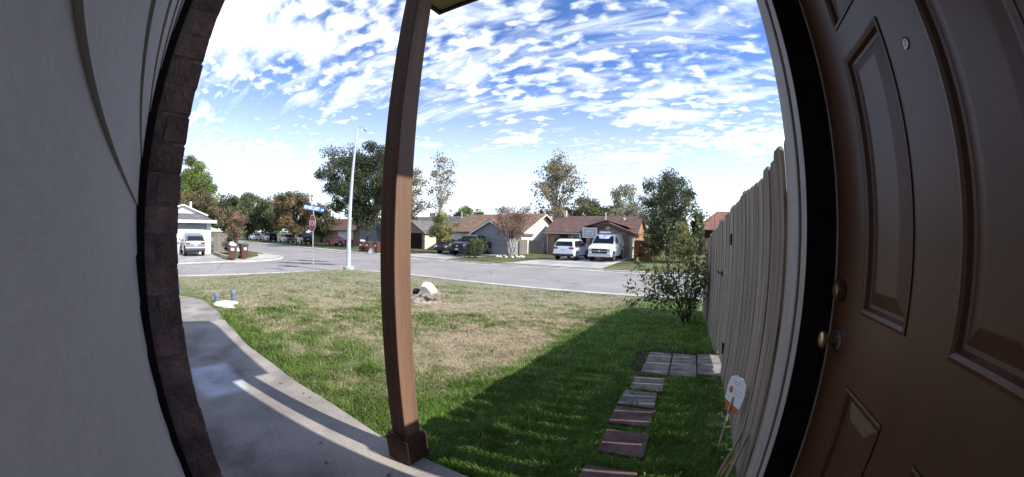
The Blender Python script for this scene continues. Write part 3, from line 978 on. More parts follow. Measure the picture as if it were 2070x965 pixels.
GS = 'stepping stones beside the fence'
paver(-0.405, -0.115, 1.27, 1.57, M['stone_red'], 'red stepping stone nearest the camera, cut by the bottom of the picture', GS, R(2), 1)
paver(-0.395, -0.115, 1.715, 1.985, M['stone_red'], 'red stepping stone second from the camera', GS, R(3), 2)
paver(-0.415, -0.140, 2.080, 2.365, M['stone_red'], 'red stepping stone just before the grey ones', GS, R(2), 3)
paver(-0.425, -0.145, 2.405, 2.705, M['stone_grey'], 'darker grey stepping stone next to the red ones', GS, R(1), 4)
paver(-0.395, -0.120, 2.755, 3.080, M['stone_pale'], 'paler grey stepping stone just before the gate landing', GS, R(0), 5)
GL = 'slabs of the gate landing'
paver(-0.375, -0.105, 3.215, 4.03, M['stone_pale'], 'pale landing slab farthest from the gate', GL, 0, 6)
paver(-0.090, 0.175, 3.195, 4.06, M['stone_pale'], 'middle pale landing slab in front of the gate', GL, 0, 7)
paver(0.190, 0.50, 3.30, 4.10, M['stone_pale'], 'pale landing slab touching the gate', GL, 0, 8)


def soil_patch(name, pts, label):
    g = MB()
    vs = [(x, y_, lz(x, y_) + 0.004) for x, y_ in pts]
    g.add(vs, [tuple(range(len(vs)))])
    o = g.build(name, M['soil'])
    return tag(o, label, None, None, 'structure')


soil_patch('soil_strip', [(-0.50, 3.18), (-0.40, 3.10), (0.41, 3.10), (0.41, 4.42), (0.1, 4.36), (-0.30, 4.34), (-0.52, 4.05)], 'bare dark soil round the gate landing slabs')

make_grass()

# ------------------------------------------------------------------ vegetation
def tubes_np(segs, n=6):
    """segs: list of (points, radii)"""
    g = MB()
    for p, r in segs:
        g.tube(p, r, n, cap=False)
    return g


def leaves_mesh(name, P, size, tones, rg, flat_bias=0.0, asp=1.7):
    n = len(P)
    a = rg.normal(size=(n, 3)); a /= np.linalg.norm(a, axis=1)[:, None]
    b = rg.normal(size=(n, 3)); b[:, 2] += flat_bias * 0
    b -= a * (a * b).sum(1)[:, None]; b /= np.linalg.norm(b, axis=1)[:, None]
    s = size * rg.uniform(0.6, 1.35, n)
    a = a * (s * asp * 0.5)[:, None]; b = b * (s * 0.5)[:, None]
    nrm = np.cross(a, b); nrm /= (np.linalg.norm(nrm, axis=1)[:, None] + 1e-9)
    fold = nrm * (s * 0.16)[:, None]
    V = np.stack([P - a, P - b * 0.9 + fold, P + a, P + b * 0.9 + fold], 1).reshape(-1, 3)
    i = np.arange(n) * 4
    F = np.stack([i, i + 1, i + 2, i, i + 2, i + 3], 1).ravel()
    T = np.repeat(tones, 4, 0)
    return np_mesh(name, V, F, 3, LEAF, T)


def tree(name, label, base, h, rx, z0, clusters, per, leaf, cols, seed, trunk_r=0.2, bark='bark', cr=0.55, group=None, shape='oval', lean=(0, 0), twig=True, rz=None, sparse=1.0, cat='tree', multi=1, trunkh=None, asp=1.7):
    """trunk with limbs to every leaf cluster of an uneven crown"""
    rg = np.random.default_rng(seed)
    t = thing(name, label, cat, base, 0, group)
    rzz = (h - z0) / 2 if rz is None else rz
    zc = h - rzz
    C = []
    tries = 0
    while len(C) < clusters and tries < 9000:
        tries += 1
        p = rg.normal(size=3); p /= np.linalg.norm(p)
        rad = rg.uniform(0.25, 1.0) ** 0.5
        q = p * rad
        if shape == 'oval': f = 1.0
        elif shape == 'round': f = 1.0 if q[2] > -0.55 else 0.6
        elif shape == 'cone': f = 1.05 - 0.55 * (q[2] + 1) / 2
        elif shape == 'vase': f = 0.35 + 0.72 * (q[2] + 1) / 2
        elif shape == 'up': f = 1.0 - 0.45 * max(0, q[2])
        bump = 0.80 + 0.36 * math.sin(3.1 * math.atan2(q[1], q[0]) + seed) * math.sin(2.3 * q[2] + seed) + rg.uniform(-0.12, 0.12)
        c = np.array((q[0] * rx * f * bump + lean[0] * (q[2] + 1) / 2, q[1] * rx * f * bump + lean[1] * (q[2] + 1) / 2, zc + q[2] * rzz * (0.9 + 0.12 * bump)))
        if c[2] < z0 * 0.85: continue
        C.append(c)
    C = np.array(C)
    # limbs
    segs = []
    th = trunkh if trunkh is not None else max(z0 * 0.75, h * 0.18)
    tops = []
    for k in range(multi):
        a = 2 * math.pi * k / max(1, multi) + rg.uniform(0, 1)
        sp = (0.0 if multi == 1 else 0.10 * h)
        top = np.array((sp * math.cos(a) + lean[0] * .4, sp * math.sin(a) + lean[1] * .4, th))
        tops.append(top)
        b0 = np.array((0.04 * math.cos(a), 0.04 * math.sin(a), -0.15)) if multi > 1 else np.array((0, 0, -0.15))
        mid = (b0 + top) / 2 + rg.normal(0, 0.02 * h, 3) * (1, 1, 0)
        rr = trunk_r * (1 if multi == 1 else 0.5)
        lead = top + np.array((rg.normal(0, .05 * h), rg.normal(0, .05 * h), (h - th) * 0.55))
        segs.append(([b0, b0 * 0.7 + mid * 0.3, mid, top, (top + lead) / 2 + rg.normal(0, .02 * h, 3), lead], [rr * 1.5, rr * 1.08, rr, rr * 0.8, rr * 0.5, rr * 0.15]))
    for c in C:
        top = tops[int(np.argmin([np.hypot(*(c[:2] - q[:2])) for q in tops]))]
        s = top + np.array((0, 0, 1)) * rg.uniform(-0.15, 0.45) * max(0.0, c[2] - top[2])
        m = s * 0.5 + c * 0.5 + rg.normal(0, 0.07, 3) * np.linalg.norm(c - s) + np.array((0, 0, 0.06 * np.linalg.norm(c - s)))
        r0 = trunk_r * rg.uniform(0.16, 0.32)
        segs.append(([s, m, c], [r0, r0 * 0.6, r0 * 0.18]))
        if twig:
            for _ in range(2):
                e = c + rg.normal(0, cr * 0.7, 3)
                segs.append(([m * 0.35 + c * 0.65, (c + e) / 2 + rg.normal(0, .05, 3), e], [r0 * 0.4, r0 * 0.26, r0 * 0.1]))
    tm = tubes_np(segs, 5 if trunk_r < 0.3 else 6).mesh('trunk', M[bark], True, fix=False)
    link('trunk', tm, t)
    # leaves
    cols = np.array(cols, float)
    N_ = len(C)
    cc = cols[rg.integers(0, len(cols), N_)] * rg.uniform(0.78, 1.25, (N_, 1))
    idx = rg.integers(0, N_, int(N_ * per * sparse))
    sz = cr * rg.uniform(0.7, 1.3, N_)
    nn = rg.normal(size=(len(idx), 3)); ln = np.linalg.norm(nn, axis=1)[:, None]
    nn = nn / ln * np.minimum(ln, 1.9)
    P = C[idx] + nn * sz[idx][:, None] * np.array((0.62, 0.62, 0.46))
    tone = cc[idx] * rg.uniform(1.0, 2.1, (len(idx), 1)) * np.array((1.03, 1.0, 0.92))
    P = P[P[:, 2] > 0.05]; tone = tone[:len(P)]
    link('crown', leaves_mesh('crown', P, leaf, tone, rg, asp=asp), t)
    return t


OLIVE = [(0.092, 0.102, 0.055), (0.078, 0.094, 0.050), (0.115, 0.118, 0.066), (0.064, 0.080, 0.044)]
DKGREEN = [(0.050, 0.066, 0.038), (0.064, 0.080, 0.044), (0.042, 0.058, 0.035), (0.080, 0.092, 0.054)]
BROWNG = [(0.125, 0.092, 0.055), (0.110, 0.090, 0.052), (0.095, 0.088, 0.050), (0.150, 0.105, 0.060)]
BRIGHT = [(0.100, 0.140, 0.040), (0.120, 0.155, 0.046), (0.082, 0.120, 0.036), (0.135, 0.155, 0.05)]
RUST = [(0.19, 0.105, 0.085), (0.165, 0.10, 0.08), (0.13, 0.095, 0.075), (0.215, 0.13, 0.10)]
SYC = [(0.20, 0.165, 0.095), (0.155, 0.135, 0.085), (0.24, 0.195, 0.11), (0.12, 0.115, 0.075)]
YELG = [(0.19, 0.19, 0.075), (0.15, 0.165, 0.065), (0.23, 0.21, 0.09), (0.11, 0.13, 0.055)]
PALE = [(0.16, 0.165, 0.11), (0.19, 0.19, 0.13), (0.13, 0.14, 0.09)]

zf = ZF


def at(az, d, z=None):
    return (d * math.sin(R(az)), d * math.cos(R(az)), zf if z is None else z)


GT = 'trees along the far streets'
tree('broadleaf_tree', 'tall bright green tree behind the white garage', at(-81.4, 62), 12.6, 5.6, 3.0, 90, 260, 0.21, BRIGHT, 2, 0.32, cr=0.95, group=GT, shape='round')
tree('broadleaf_tree', 'brown-green tree low behind the white garage roof', at(-80.6, 49), 7.2, 4.0, 1.2, 60, 240, 0.18, BROWNG + OLIVE[:2], 3, 0.22, cr=0.75, group=GT, shape='round')
tree('broadleaf_tree', 'green tree between the white garage and the side of the street', at(-75.6, 62), 7.4, 3.8, 0.9, 50, 240, 0.2, OLIVE + BRIGHT[:1], 31, 0.22, cr=0.85, group=GT)
tree('broadleaf_tree', 'grey-green tree at the end of the street, left one', at(-72.2, 84), 9.8, 5.6, 0.9, 70, 240, 0.24, OLIVE, 4, 0.3, cr=1.05, group=GT, shape='round')
tree('broadleaf_tree', 'grey-green tree at the end of the street beside the brown tree', at(-68.4, 78), 9.2, 5.0, 0.9, 66, 240, 0.23, OLIVE + DKGREEN[:1], 5, 0.3, cr=1.05, group=GT, shape='round')
tree('broadleaf_tree', 'round brown-leaved tree behind the stop sign', at(-64.6, 64), 8.6, 5.4, 1.3, 84, 260, 0.19, BROWNG, 6, 0.28, cr=0.9, group=GT, shape='round')
tree('broadleaf_tree', 'grey-green tree between the brown tree and the oak', at(-60.2, 66), 6.6, 4.2, 1.0, 50, 240, 0.2, OLIVE + BROWNG[:1], 41, 0.24, cr=0.85, group=GT, shape='round')
tree('live_oak', 'large dark live oak behind the lamp pole with forked trunk', (-37.4, 28.2, zf), 13.6, 6.6, 2.6, 165, 260, 0.15, DKGREEN, 7, 0.32, cr=0.85, bark='bark', shape='round', multi=2, trunkh=4.0)
tree('broadleaf_tree', 'brown and green tree just right of the porch post', at(-46.2, 50), 11.4, 3.2, 2.2, 52, 105, 0.17, YELG[3:] + SYC + BROWNG[:2], 8, 0.24, cr=0.85, group=GT, shape='oval')
tree('sycamore_tree', 'slender pale sycamore with thin yellow leaves beside the grey roofed house', at(-40.8, 37.5), 11.3, 2.1, 2.8, 58, 26, 0.15, SYC, 9, 0.10, cr=0.5, bark='bark_pale', shape='up', trunkh=4.0)
tree('small_tree', 'yellow-green young tree in front of the cream wall', at(-40.3, 36.5), 4.4, 1.5, 0.8, 40, 95, 0.12, YELG, 10, 0.06, cr=0.4, bark='bark_pale')
tree('broadleaf_tree', 'low olive tree crown behind the grey roof', at(-36.6, 62), 6.4, 3.4, 2.2, 34, 220, 0.19, OLIVE + BRIGHT[:1], 12, 0.2, cr=0.8, group=GT)
tree('crape_myrtle', 'rust-brown crape myrtle with several pale stems in a stone ring', (-15.4, 27.7, zf), 4.75, 2.75, 1.6, 100, 62, 0.075, RUST, 13, 0.10, cr=0.40, bark='bark_pale', shape='vase', multi=5, trunkh=1.4)
tree('sycamore_tree', 'tall thin-leaved sycamore rising between the two house roofs', at(-21.8, 52), 14.3, 4.7, 3.4, 92, 52, 0.21, SYC + OLIVE[:1], 14, 0.22, cr=0.85, bark='bark_pale', shape='up')
tree('broadleaf_tree', 'low brown-green tree behind the brown roof, left of its vent pipe', at(-17.4, 54), 7.9, 3.6, 1.6, 40, 170, 0.2, OLIVE + SYC[:1], 15, 0.2, cr=0.8, group=GT)
tree('broadleaf_tree', 'low dark green tree behind the middle of the brown roof', at(-14.4, 50), 6.2, 3.2, 1.2, 36, 200, 0.19, OLIVE + BRIGHT[:1], 16, 0.2, cr=0.75, group=GT)
tree('pale_tree', 'pale olive tree with thin crown behind the end of the brown roof', at(-10.4, 52), 9.9, 4.6, 2.0, 84, 105, 0.17, PALE, 17, 0.2, cr=0.75, group=GT)
tree('evergreen_tree', 'dense dark evergreen right of the brick house', (-1.75, 31.2, zf), 7.7, 3.1, 0.9, 125, 150, 0.12, DKGREEN[1:] + OLIVE + PALE[2:], 18, 0.2, cr=0.62, shape='oval')
tree('shrub', 'wispy pale yellow-green tall shrub in front of the dense evergreen', (-0.5, 29.3, zf), 3.2, 1.35, 0.1, 40, 95, 0.10, YELG + PALE, 42, 0.04, cr=0.45, cat='shrub', multi=4, trunkh=0.8, asp=2.8, bark='bark_pale')
tree('columnar_tree', 'narrow dark cypress beside the dense evergreen', (0.75, 30.6, zf), 4.8, 0.55, 0.4, 22, 170, 0.14, DKGREEN, 19, 0.06, cr=0.3)
tree('shrub', 'yellow-green rounded shrub under the dense evergreen', (-3.3, 32.4, zf), 3.1, 1.2, 0.2, 26, 190, 0.11, YELG[1:] + BRIGHT[:1], 20, 0.05, cr=0.42, cat='shrub')
tree('shrub', 'green feathery shrub in front of the black pickup', (-17.0, 24.3, zf), 1.55, 0.9, 0.15, 30, 120, 0.06, OLIVE + YELG[3:], 21, 0.03, cr=0.3, cat='shrub', multi=4, trunkh=0.4, asp=3.4)
tree('small_tree', 'small reddish bare tree behind the brown bins', at(-74.2, 36), 3.9, 1.7, 1.1, 34, 75, 0.09, RUST + OLIVE[:1], 22, 0.06, cr=0.42, bark='bark', shape='vase', multi=3, trunkh=1.1)
tree('shrub', 'dark low shrub by the corner fence behind the bins', at(-74.9, 33), 1.5, 0.6, 0.1, 14, 150, 0.09, DKGREEN, 23, 0.03, cr=0.28, cat='shrub')
for k, (x, y_, s, l) in enumerate(((-6.0, 31.8, 24, 'leafy climber clump against the lit side of the brick garage'), (-9.8, 33.6, 25, 'small dark shrub beside the brick porch'))):
    tree('shrub', l, (x + (1.35 if k == 0 else 0), y_, zf), 1.9 if k == 0 else 1.0, 0.42, 0.1, 12, 120, 0.1, OLIVE, s, 0.03, cr=0.24, cat='shrub')


def near_shrub():
    bx, by = 0.02, 6.75
    rg = np.random.default_rng(40)
    zb = lz(bx, by)
    t = thing('garden_shrub', 'leafy multi-stemmed garden shrub with thin shoots beside the fence', 'shrub', (bx, by, zb))
    segs, P, tone = [], [], []
    greens = np.array([(0.085, 0.12, 0.035), (0.06, 0.09, 0.028), (0.11, 0.14, 0.05), (0.045, 0.07, 0.025)])
    yel = np.array([(0.22, 0.24, 0.09), (0.18, 0.21, 0.08), (0.13, 0.16, 0.06)])
    for k in range(24):
        a = rg.uniform(0, 2 * np.pi)
        reach = rg.uniform(0.45, 1.2)
        hh = rg.uniform(0.5, 1.25)
        dx, dy = math.cos(a) * reach * (1.0 if math.cos(a) < 0 else 0.42), math.sin(a) * reach * 0.8
        p0 = np.array((rg.normal(0, .035), rg.normal(0, .035), -0.05))
        p1 = np.array((dx * 0.22, dy * 0.22, hh * 0.42)) + rg.normal(0, .03, 3)
        p2 = np.array((dx * 0.6, dy * 0.6, hh * 0.8)) + rg.normal(0, .04, 3)
        p3 = np.array((dx, dy, hh * rg.uniform(0.78, 1.05))) + rg.normal(0, .04, 3)
        r0 = rg.uniform(0.007, 0.016)
        segs.append(([p0, p1, p2, p3], [r0, r0 * .8, r0 * .5, r0 * .2]))
        for j in range(5):
            u = rg.uniform(0.35, 1.0)
            q = p1 * (1 - u) + p3 * u if u > 0.6 else p1 * (1 - u) + p2 * u
            e = q + rg.normal(0, 0.13, 3) + np.array((dx, dy, 0.1)) * 0.1
            segs.append(([q, (q + e) / 2 + rg.normal(0, .02, 3), e], [r0 * .4, r0 * .3, r0 * .12]))
            n = int(rg.integers(4, 30) * (1.5 if dx < -0.2 else 0.62))
            P.append(e + rg.normal(0, 1, (n, 3)) * np.array((.085, .085, .065)))
            tone.append(greens[rg.integers(0, 4, n)] * rg.uniform(1.0, 2.2, (n, 1)) * np.array((1.1, 1.0, 0.9)))
    for k in range(26):      # tall thin shoots
        a = rg.uniform(0, 2 * np.pi)
        p0 = np.array((rg.normal(0, .2) - 0.1, rg.normal(0, .2), 0.55))
        hh = rg.uniform(1.3, 2.35)
        off = np.array((rg.normal(-0.12, .24), rg.normal(0, .22), 0))
        p3 = p0 * (1, 1, 0) + off + np.array((0, 0, hh))
        p2 = p0 * 0.45 + p3 * 0.55 + rg.normal(0, .04, 3)
        segs.append(([p0, p2, p3], [0.007, 0.005, 0.002]))
        n = int(rg.integers(10, 24))
        u = rg.uniform(0.15, 1.0, n)[:, None]
        q = np.where(u < 0.55, p0 + (p2 - p0) * u / 0.55, p2 + (p3 - p2) * (u - 0.55) / 0.45)
        P.append(q + rg.normal(0, .03, (n, 3)))
        tone.append(yel[rg.integers(0, 3, n)] * rg.uniform(0.6, 1.2, (n, 1)))
    P = np.concatenate(P); tone = np.concatenate(tone)
    ok = P[:, 0] < 0.36
    link('stems', tubes_np(segs, 6).mesh('stems', M['bark_dark'], True, fix=False), t)
    link('foliage', leaves_mesh('foliage', P[ok], 0.042, tone[ok], rg, asp=1.9), t)


near_shrub()


def fallen_leaves():
    rg = np.random.default_rng(77)
    n = 900
    az = rg.uniform(R(-75), R(20), n * 2); d = rg.uniform(1.3, 10, n * 2)
    x, y_ = d * np.sin(az), d * np.cos(az)
    ok = (y_ > 0.25) & (y_ < 11.4) & (x < 0.36) & (x > -12)
    x, y_ = x[ok][:n], y_[ok][:n]
    on_walk = y_ < 1.17
    keep = ~on_walk | (rg.random(len(x)) < 0.12)
    x, y_, on_walk = x[keep], y_[keep], on_walk[keep]
    n = len(x)
    z = lawn_z(x, y_) + np.where(on_walk, 0.034, rg.uniform(0.008, 0.026, n))
    a = rg.uniform(0, 2 * np.pi, n); L_ = rg.uniform(0.010, 0.024, n); w = L_ * rg.uniform(0.35, 0.6, n)
    u = np.c_[np.cos(a), np.sin(a), rg.normal(0, .25, n)] * L_[:, None]
    v = np.c_[-np.sin(a), np.cos(a), rg.normal(0, .3, n)] * w[:, None]
    P = np.c_[x, y_, z]
    up = np.c_[0 * x, 0 * x, L_ * rg.uniform(0.1, 0.5, n)]
    V = np.stack([P - u, P - v + up * 0.3, P + u, P + v + up], 1).reshape(-1, 3)
    i = np.arange(n) * 4
    F = np.stack([i, i + 1, i + 2, i, i + 2, i + 3], 1).ravel()
    c = np.array([(0.20, 0.12, 0.06), (0.28, 0.19, 0.10), (0.12, 0.075, 0.045), (0.34, 0.26, 0.15)])
    me = np_mesh('fallen_leaves', V, F, 3, LEAF, np.repeat(c[rg.integers(0, 4, n)] * rg.uniform(.7, 1.2, (n, 1)), 4, 0))
    tag(link('fallen_leaves', me), 'scattered small dry brown leaves on lawn and walk', 'leaves', None, 'stuff')


fallen_leaves()

# ------------------------------------------------------------------ rocks, capped pipes, yard sign
def rock(name, mat_, label, cat, loc, dims, seed, sub=3, flatb=0.3, group=None, parent=None, rough=0.16):
    bm = bmesh.new()
    bmesh.ops.create_icosphere(bm, subdivisions=sub, radius=1.0)
    rg = np.random.default_rng(seed)
    K = rg.normal(size=(7, 3)); ph = rg.uniform(0, 6, 7); fr_ = rg.uniform(1.0, 3.2, 7)
    for v in bm.verts:
        d = np.array(v.co)
        s = 1 + sum(rough * 0.55 * math.sin(fr_[i] * float(K[i] @ d) + ph[i]) for i in range(7)) / 1.6
        s += rough * 0.25 * math.sin(9 * d[0] + seed) * math.sin(8 * d[1] + 2 * seed) * math.sin(7 * d[2])
        p = d * s
        p[2] = max(p[2], -flatb)
        v.co = Vector((p[0] * dims[0], p[1] * dims[1], (p[2] + flatb) * dims[2] / (1 + flatb)))
    me = bpy.data.meshes.new(name)
    bm.to_mesh(me); bm.free()
    me.materials.append(mat_)
    o = link(name, me, parent, loc, (0, 0, rg.uniform(0, 6)))
    if parent is None: tag(o, label, cat, group)
    return o


bz = lz(-5.2, 5.6)
rock('boulder', M['rock_rough'], 'broad pitted limestone boulder lying on the lawn behind the post', 'rock', (-5.22, 5.62, bz - 0.03), (0.46, 0.34, 0.27), 4, 4, 0.25, rough=0.3)
rock('stone_block', M['rock_white'], 'bright white limestone block sitting on the pitted boulder', 'rock', (-5.24, 5.62, bz + 0.165), (0.20, 0.15, 0.25), 9, 2, 0.45, rough=0.42)
rock('flower_rock', M['soil'], 'small dark stone leaning beside the white limestone block', 'rock', (-5.47, 5.55, bz + 0.15), (0.12, 0.08, 0.13), 12, 2, 0.4)

for k, (x, y_, h, l) in enumerate(((-6.80, 1.50, 0.17, 'blue-grey capped pipe left of the white slab, shorter one'), (-6.72, 1.83, 0.21, 'blue-grey capped pipe behind the white slab, taller one'))):
    z = lz(x, y_)
    t = thing('capped_pipe', l, 'pipe', (x, y_, z), 0, 'capped pipes by the walk')
    MB().lathe([(0.052, -0.05), (0.052, h * 0.62)], 'Z', 20).build('pipe', M['bluegrey'], t, True, autos=R(40))
    MB().lathe([(0.060, h * 0.60), (0.060, h * 0.92), (0.050, h), (0.02, h * 1.01)], 'Z', 20).build('cap', M['bluegrey'], t, True, autos=R(40))
for k, (x, y_, dx, dy, dz, l) in enumerate(((-6.42, 1.62, 0.24, 0.16, 0.07, 'flat white limestone slab between the capped pipes and the walk'), (-6.22, 1.52, 0.24, 0.10, 0.045, 'thin pale stone lying nearest the walk edge'))):
    rock('flat_stone', M['rock_white'], l, 'rock', (x, y_, lz(x, y_) - 0.01), (dx, dy, dz), 30 + k, 3, 0.2, 'pale stones beside the walk', rough=0.2)
for k in range(13):
    a = 2 * math.pi * k / 13
    x, y_ = -15.4 + 1.25 * math.cos(a) * 1.0, 27.5 + 0.95 * math.sin(a)
    rock('ring_stone', M['rock_white'], 'white stone in the ring round the crape myrtle', 'rock', (x, y_, zf - 0.02), (0.19, 0.15, 0.16), 60 + k, 1, 0.3, 'stones ringing the crape myrtle', rough=0.2)


def yard_sign():
    x, y_ = 0.335, 1.955
    t = thing('yard_sign', 'small white yard sign with orange foot on a thin stake by the fence', 'yard sign', (x, y_, lz(x, y_)), 0)
    MB().tube([(-0.02, -0.05, -0.05), (0.0, 0.0, 0.26), (0.012, 0.01, 0.34)], [0.006] * 3, 8).build('stake', M['wirewhite'], t)
    nrm = R(-114 + 90)
    # outline in local (u, v): a shield, wider at the top
    def outline(s=1.0, cut=None):
        pts = [(-0.052, 0.0), (0.052, 0.0), (0.112, 0.07), (0.125, 0.17), (0.105, 0.245), (0.05, 0.27), (-0.05, 0.27), (-0.105, 0.245), (-0.125, 0.17), (-0.112, 0.07)]
        return pts
    plate_rot = (R(-7), 0, R(-62))
    def put(name, pts, thick, m, off, parent):
        g = MB().prism([(u, off, v) for u, v in pts], (0, thick, 0))
        return g.build(name, m, parent)
    pl = put('sign_plate', outline(), 0.005, M['signwhite'], 0.0, t)
    pl.location = (0.006, 0.004, 0.245); pl.rotation_euler = plate_rot; pl.scale = (0.74, 1, 0.80)
    put('sign_foot', [(-0.052, 0.0), (0.052, 0.0), (0.098, 0.055), (-0.108, 0.066)], 0.0015, M['orange'], -0.0018, pl)
    put('sign_dot', [(-0.062 + 0.024 * math.cos(a), 0.155 + 0.026 * math.sin(a)) for a in [2 * math.pi * i / 16 for i in range(16)]], 0.0015, M['orange'], -0.0018, pl)
    for (a, b, v) in ((-0.03, 0.085, 0.165), (-0.03, 0.07, 0.142), (-0.06, 0.07, 0.225), (-0.05, 0.06, 0.205)):
        put('sign_line', [(a, v), (b, v), (b, v + 0.010), (a, v + 0.010)], 0.0012, M['printgrey'], -0.0015, pl)


yard_sign()
for k, (x0, y0, x1, y1, h, m, l) in enumerate(((0.30, 1.62, 0.395, 1.70, 0.26, 'stakewood', 'grey wooden stake leaning on the fence foot'), (0.335, 1.56, 0.40, 1.60, 0.30, 'stakewood', 'pale wooden stake leaning nearest the house corner'), (0.31, 1.60, 0.385, 1.66, 0.15, 'wood_yellow', 'short yellow wooden peg between the leaning stakes'))):
    zb = lz(x0, y0)
    g = MB().tube([(0, 0, -0.02), (x1 - x0, y1 - y0, h)], [0.011, 0.010], 4)
    o = g.build('wooden_stake', M[m], loc=(x0, y0, zb))
    tag(o, l, 'stake', 'stakes at the fence foot')

# ------------------------------------------------------------------ street furniture
def stop_sign():
    x, y_ = -16.05, 8.72
    z = lz(x, y_)
    t = thing('stop_sign', 'red stop sign on a thin steel post with a blue street name blade', 'road sign', (x, y_, z))
    MB().tube([(0, 0, -0.2), (0, 0, 3.18)], [0.030, 0.030], 8).build('sign_post', M['steel'], t)
    def octo(r, y0, th, m, name, parent):
        pts = [(r * math.cos(R(22.5 + 45 * i)), y0, 2.33 + r * math.sin(R(22.5 + 45 * i))) for i in range(8)]
        return MB().prism(pts, (0, th, 0)).build(name, m, parent)
    o = octo(0.445, -0.05, 0.006, M['signwhite'], 'sign_plate', t)
    o.rotation_euler = (0, 0, R(-4))
    octo(0.415, -0.0535, 0.003, M['signred'], 'sign_face', o)
    def text(s, size, loc, rot, m, parent, name, sx=1.0):
        cu = bpy.data.curves.new(name, 'FONT')
        cu.body = s; cu.size = size; cu.align_x = 'CENTER'; cu.align_y = 'CENTER'; cu.extrude = 0.001; cu.offset = 0.006
        tmp = bpy.data.objects.new('tmp', cu)
        COL.objects.link(tmp)
        dg = bpy.context.evaluated_depsgraph_get()
        me = bpy.data.meshes.new_from_object(tmp.evaluated_get(dg))
        bpy.data.objects.remove(tmp)
        me.materials.clear(); me.materials.append(m)
        ob = link(name, me, parent, loc, rot)
        ob.scale = (sx, 1, 1)
        return ob
    text('STOP', 0.34, (0, -0.0575, 2.33), (R(90), 0, 0), M['signwhite'], o, 'lettering', 0.95)
    # name blade, seen broadside from the house
    bl = MB().box(-0.56, 0.56, -0.004, 0.004, -0.115, 0.115).build('name_blade', M['signblue'], t, loc=(0, 0, 3.07), rot=(0, R(7), R(70)))
    text('EDGECREST', 0.20, (-0.09, -0.0065, 0.0), (R(90), 0, 0), M['signwhite'], bl, 'lettering', 0.76)
    text('DR', 0.12, (0.47, -0.0065, -0.02), (R(90), 0, 0), M['signwhite'], bl, 'lettering', 0.9)
    return t


stop_sign()


def lamp_pole():
    x, y_ = -15.55, 10.62
    z = lz(x, y_)
    t = thing('lamp_pole', 'tall pale tapered lamp pole on a concrete footing at the corner', 'lamp post', (x, y_, z))
    MB().lathe([(0.30, -0.3), (0.30, 0.13), (0.27, 0.16)], 'Z', 20).build('footing', M['concrete'], t, True, autos=R(40))
    g = MB(); lean = Vector((0.14, 0.05, 0))
    g.tube([(0, 0, 0.12), lean * 0.3 + Vector((0, 0, 2.5)), lean * 0.65 + Vector((0, 0, 5.2)), lean + Vector((0, 0, 7.45))], [0.125, 0.098, 0.070, 0.042], 14)
    g.build('pole', M['polepaint'], t, True, autos=R(60))
    top = lean + Vector((0, 0, 7.40))
    g = MB(); g.tube([top, top + Vector((0.18, 0.14, 0.05)), top + Vector((0.34, 0.28, -0.05))], [0.02, 0.016, 0.014], 8)
    arm = g.build('arm', M['steel'], t)
    g = MB(); q = top + Vector((0.34, 0.28, -0.10))
    g.lathe([(0.02, 0.09), (0.07, 0.06), (0.10, 0.0), (0.07, -0.06), (0.02, -0.08)], 'Z', 14, q)
    g.build('lamp_head', M['steel'], t, True)
    return t


lamp_pole()


def wheelie_bin(loc, rz, lid, label, group, full=False, tilt=0):
    t = thing('wheeled_bin', label, 'bin', loc, rz, group)
    g = MB()
    a, b = 0.24, 0.29
    g.add([(-a, -a, 0.06), (a, -a, 0.06), (a, a, 0.06), (-a, a, 0.06), (-b, -b, 0.98), (b, -b, 0.98), (b, b, 0.98), (-b, b, 0.98)],
          [(3, 2, 1, 0), (4, 5, 6, 7), (0, 1, 5, 4), (1, 2, 6, 5), (2, 3, 7, 6), (3, 0, 4, 7)])
    g.build('bin_body', M['binbrown'], t, bevel=0.03)
    MB().box(-b - 0.02, b + 0.02, -b - 0.02, b + 0.02, 0.94, 0.985).build('rim', M['binbrown'], t, bevel=0.01)
    lb = MB().prism([(-b - 0.03, -b - 0.03, 0.0), (-b - 0.03, b + 0.05, 0.0), (-b - 0.03, b + 0.05, 0.04), (-b - 0.03, 0.05, 0.10), (-b - 0.03, -b - 0.03, 0.05)], (2 * b + 0.06, 0, 0)).build('lid', lid, t, bevel=0.012, loc=(0, 0, 0.988))
    if tilt: lb.rotation_euler = (tilt, 0, 0)
    MB().tube([(-b, b + 0.05, 0.93), (b, b + 0.05, 0.93)], [0.018, 0.018], 8).build('handle', M['binbrown'], t)
    for s in (-1, 1):
        MB().lathe([(0.12, -0.025), (0.12, 0.025)], 'X', 16, (s * 0.25, b - 0.03, 0.12)).build('wheel', M['rubber'], t)
    MB().box(-0.13, 0.13, -b - 0.022, -b + 0.0, 0.62, 0.80).build('sticker', M['plate'], t)
    return t


GB = 'wheeled rubbish bins'
wheelie_bin((-25.75, 7.05, zf + .01), R(80), M['binbrown'], 'brown bin with white rubbish bag bulging out, on the side street corner', GB, tilt=R(-25))
wheelie_bin((-26.05, 8.05, zf + .01), R(100), M['bingreen'], 'brown bin with green lid next to the overfull bin', GB)
rock('rubbish_bag', M['bag'], 'white rubbish bag stuffed on top of the brown bin', 'bag', (-25.72, 7.05, zf + 0.93), (0.30, 0.30, 0.26), 80, 3, 0.3)
rock('cardboard_scrap', M['cream'], 'crumpled cream packaging wedged between the two bins', 'packaging', (-25.80, 7.52, zf + 0.55), (0.12, 0.16, 0.22), 81, 2, 0.3)
wheelie_bin((-29.5, 21.9, zf + .01), R(10), M['binbrown'], 'brown bin with white bag on its lid nearest the lamp pole', GB)
wheelie_bin((-28.3, 21.9, zf + .01), R(0), M['bingreen'], 'brown bin with green lid between two others under the oak', GB)
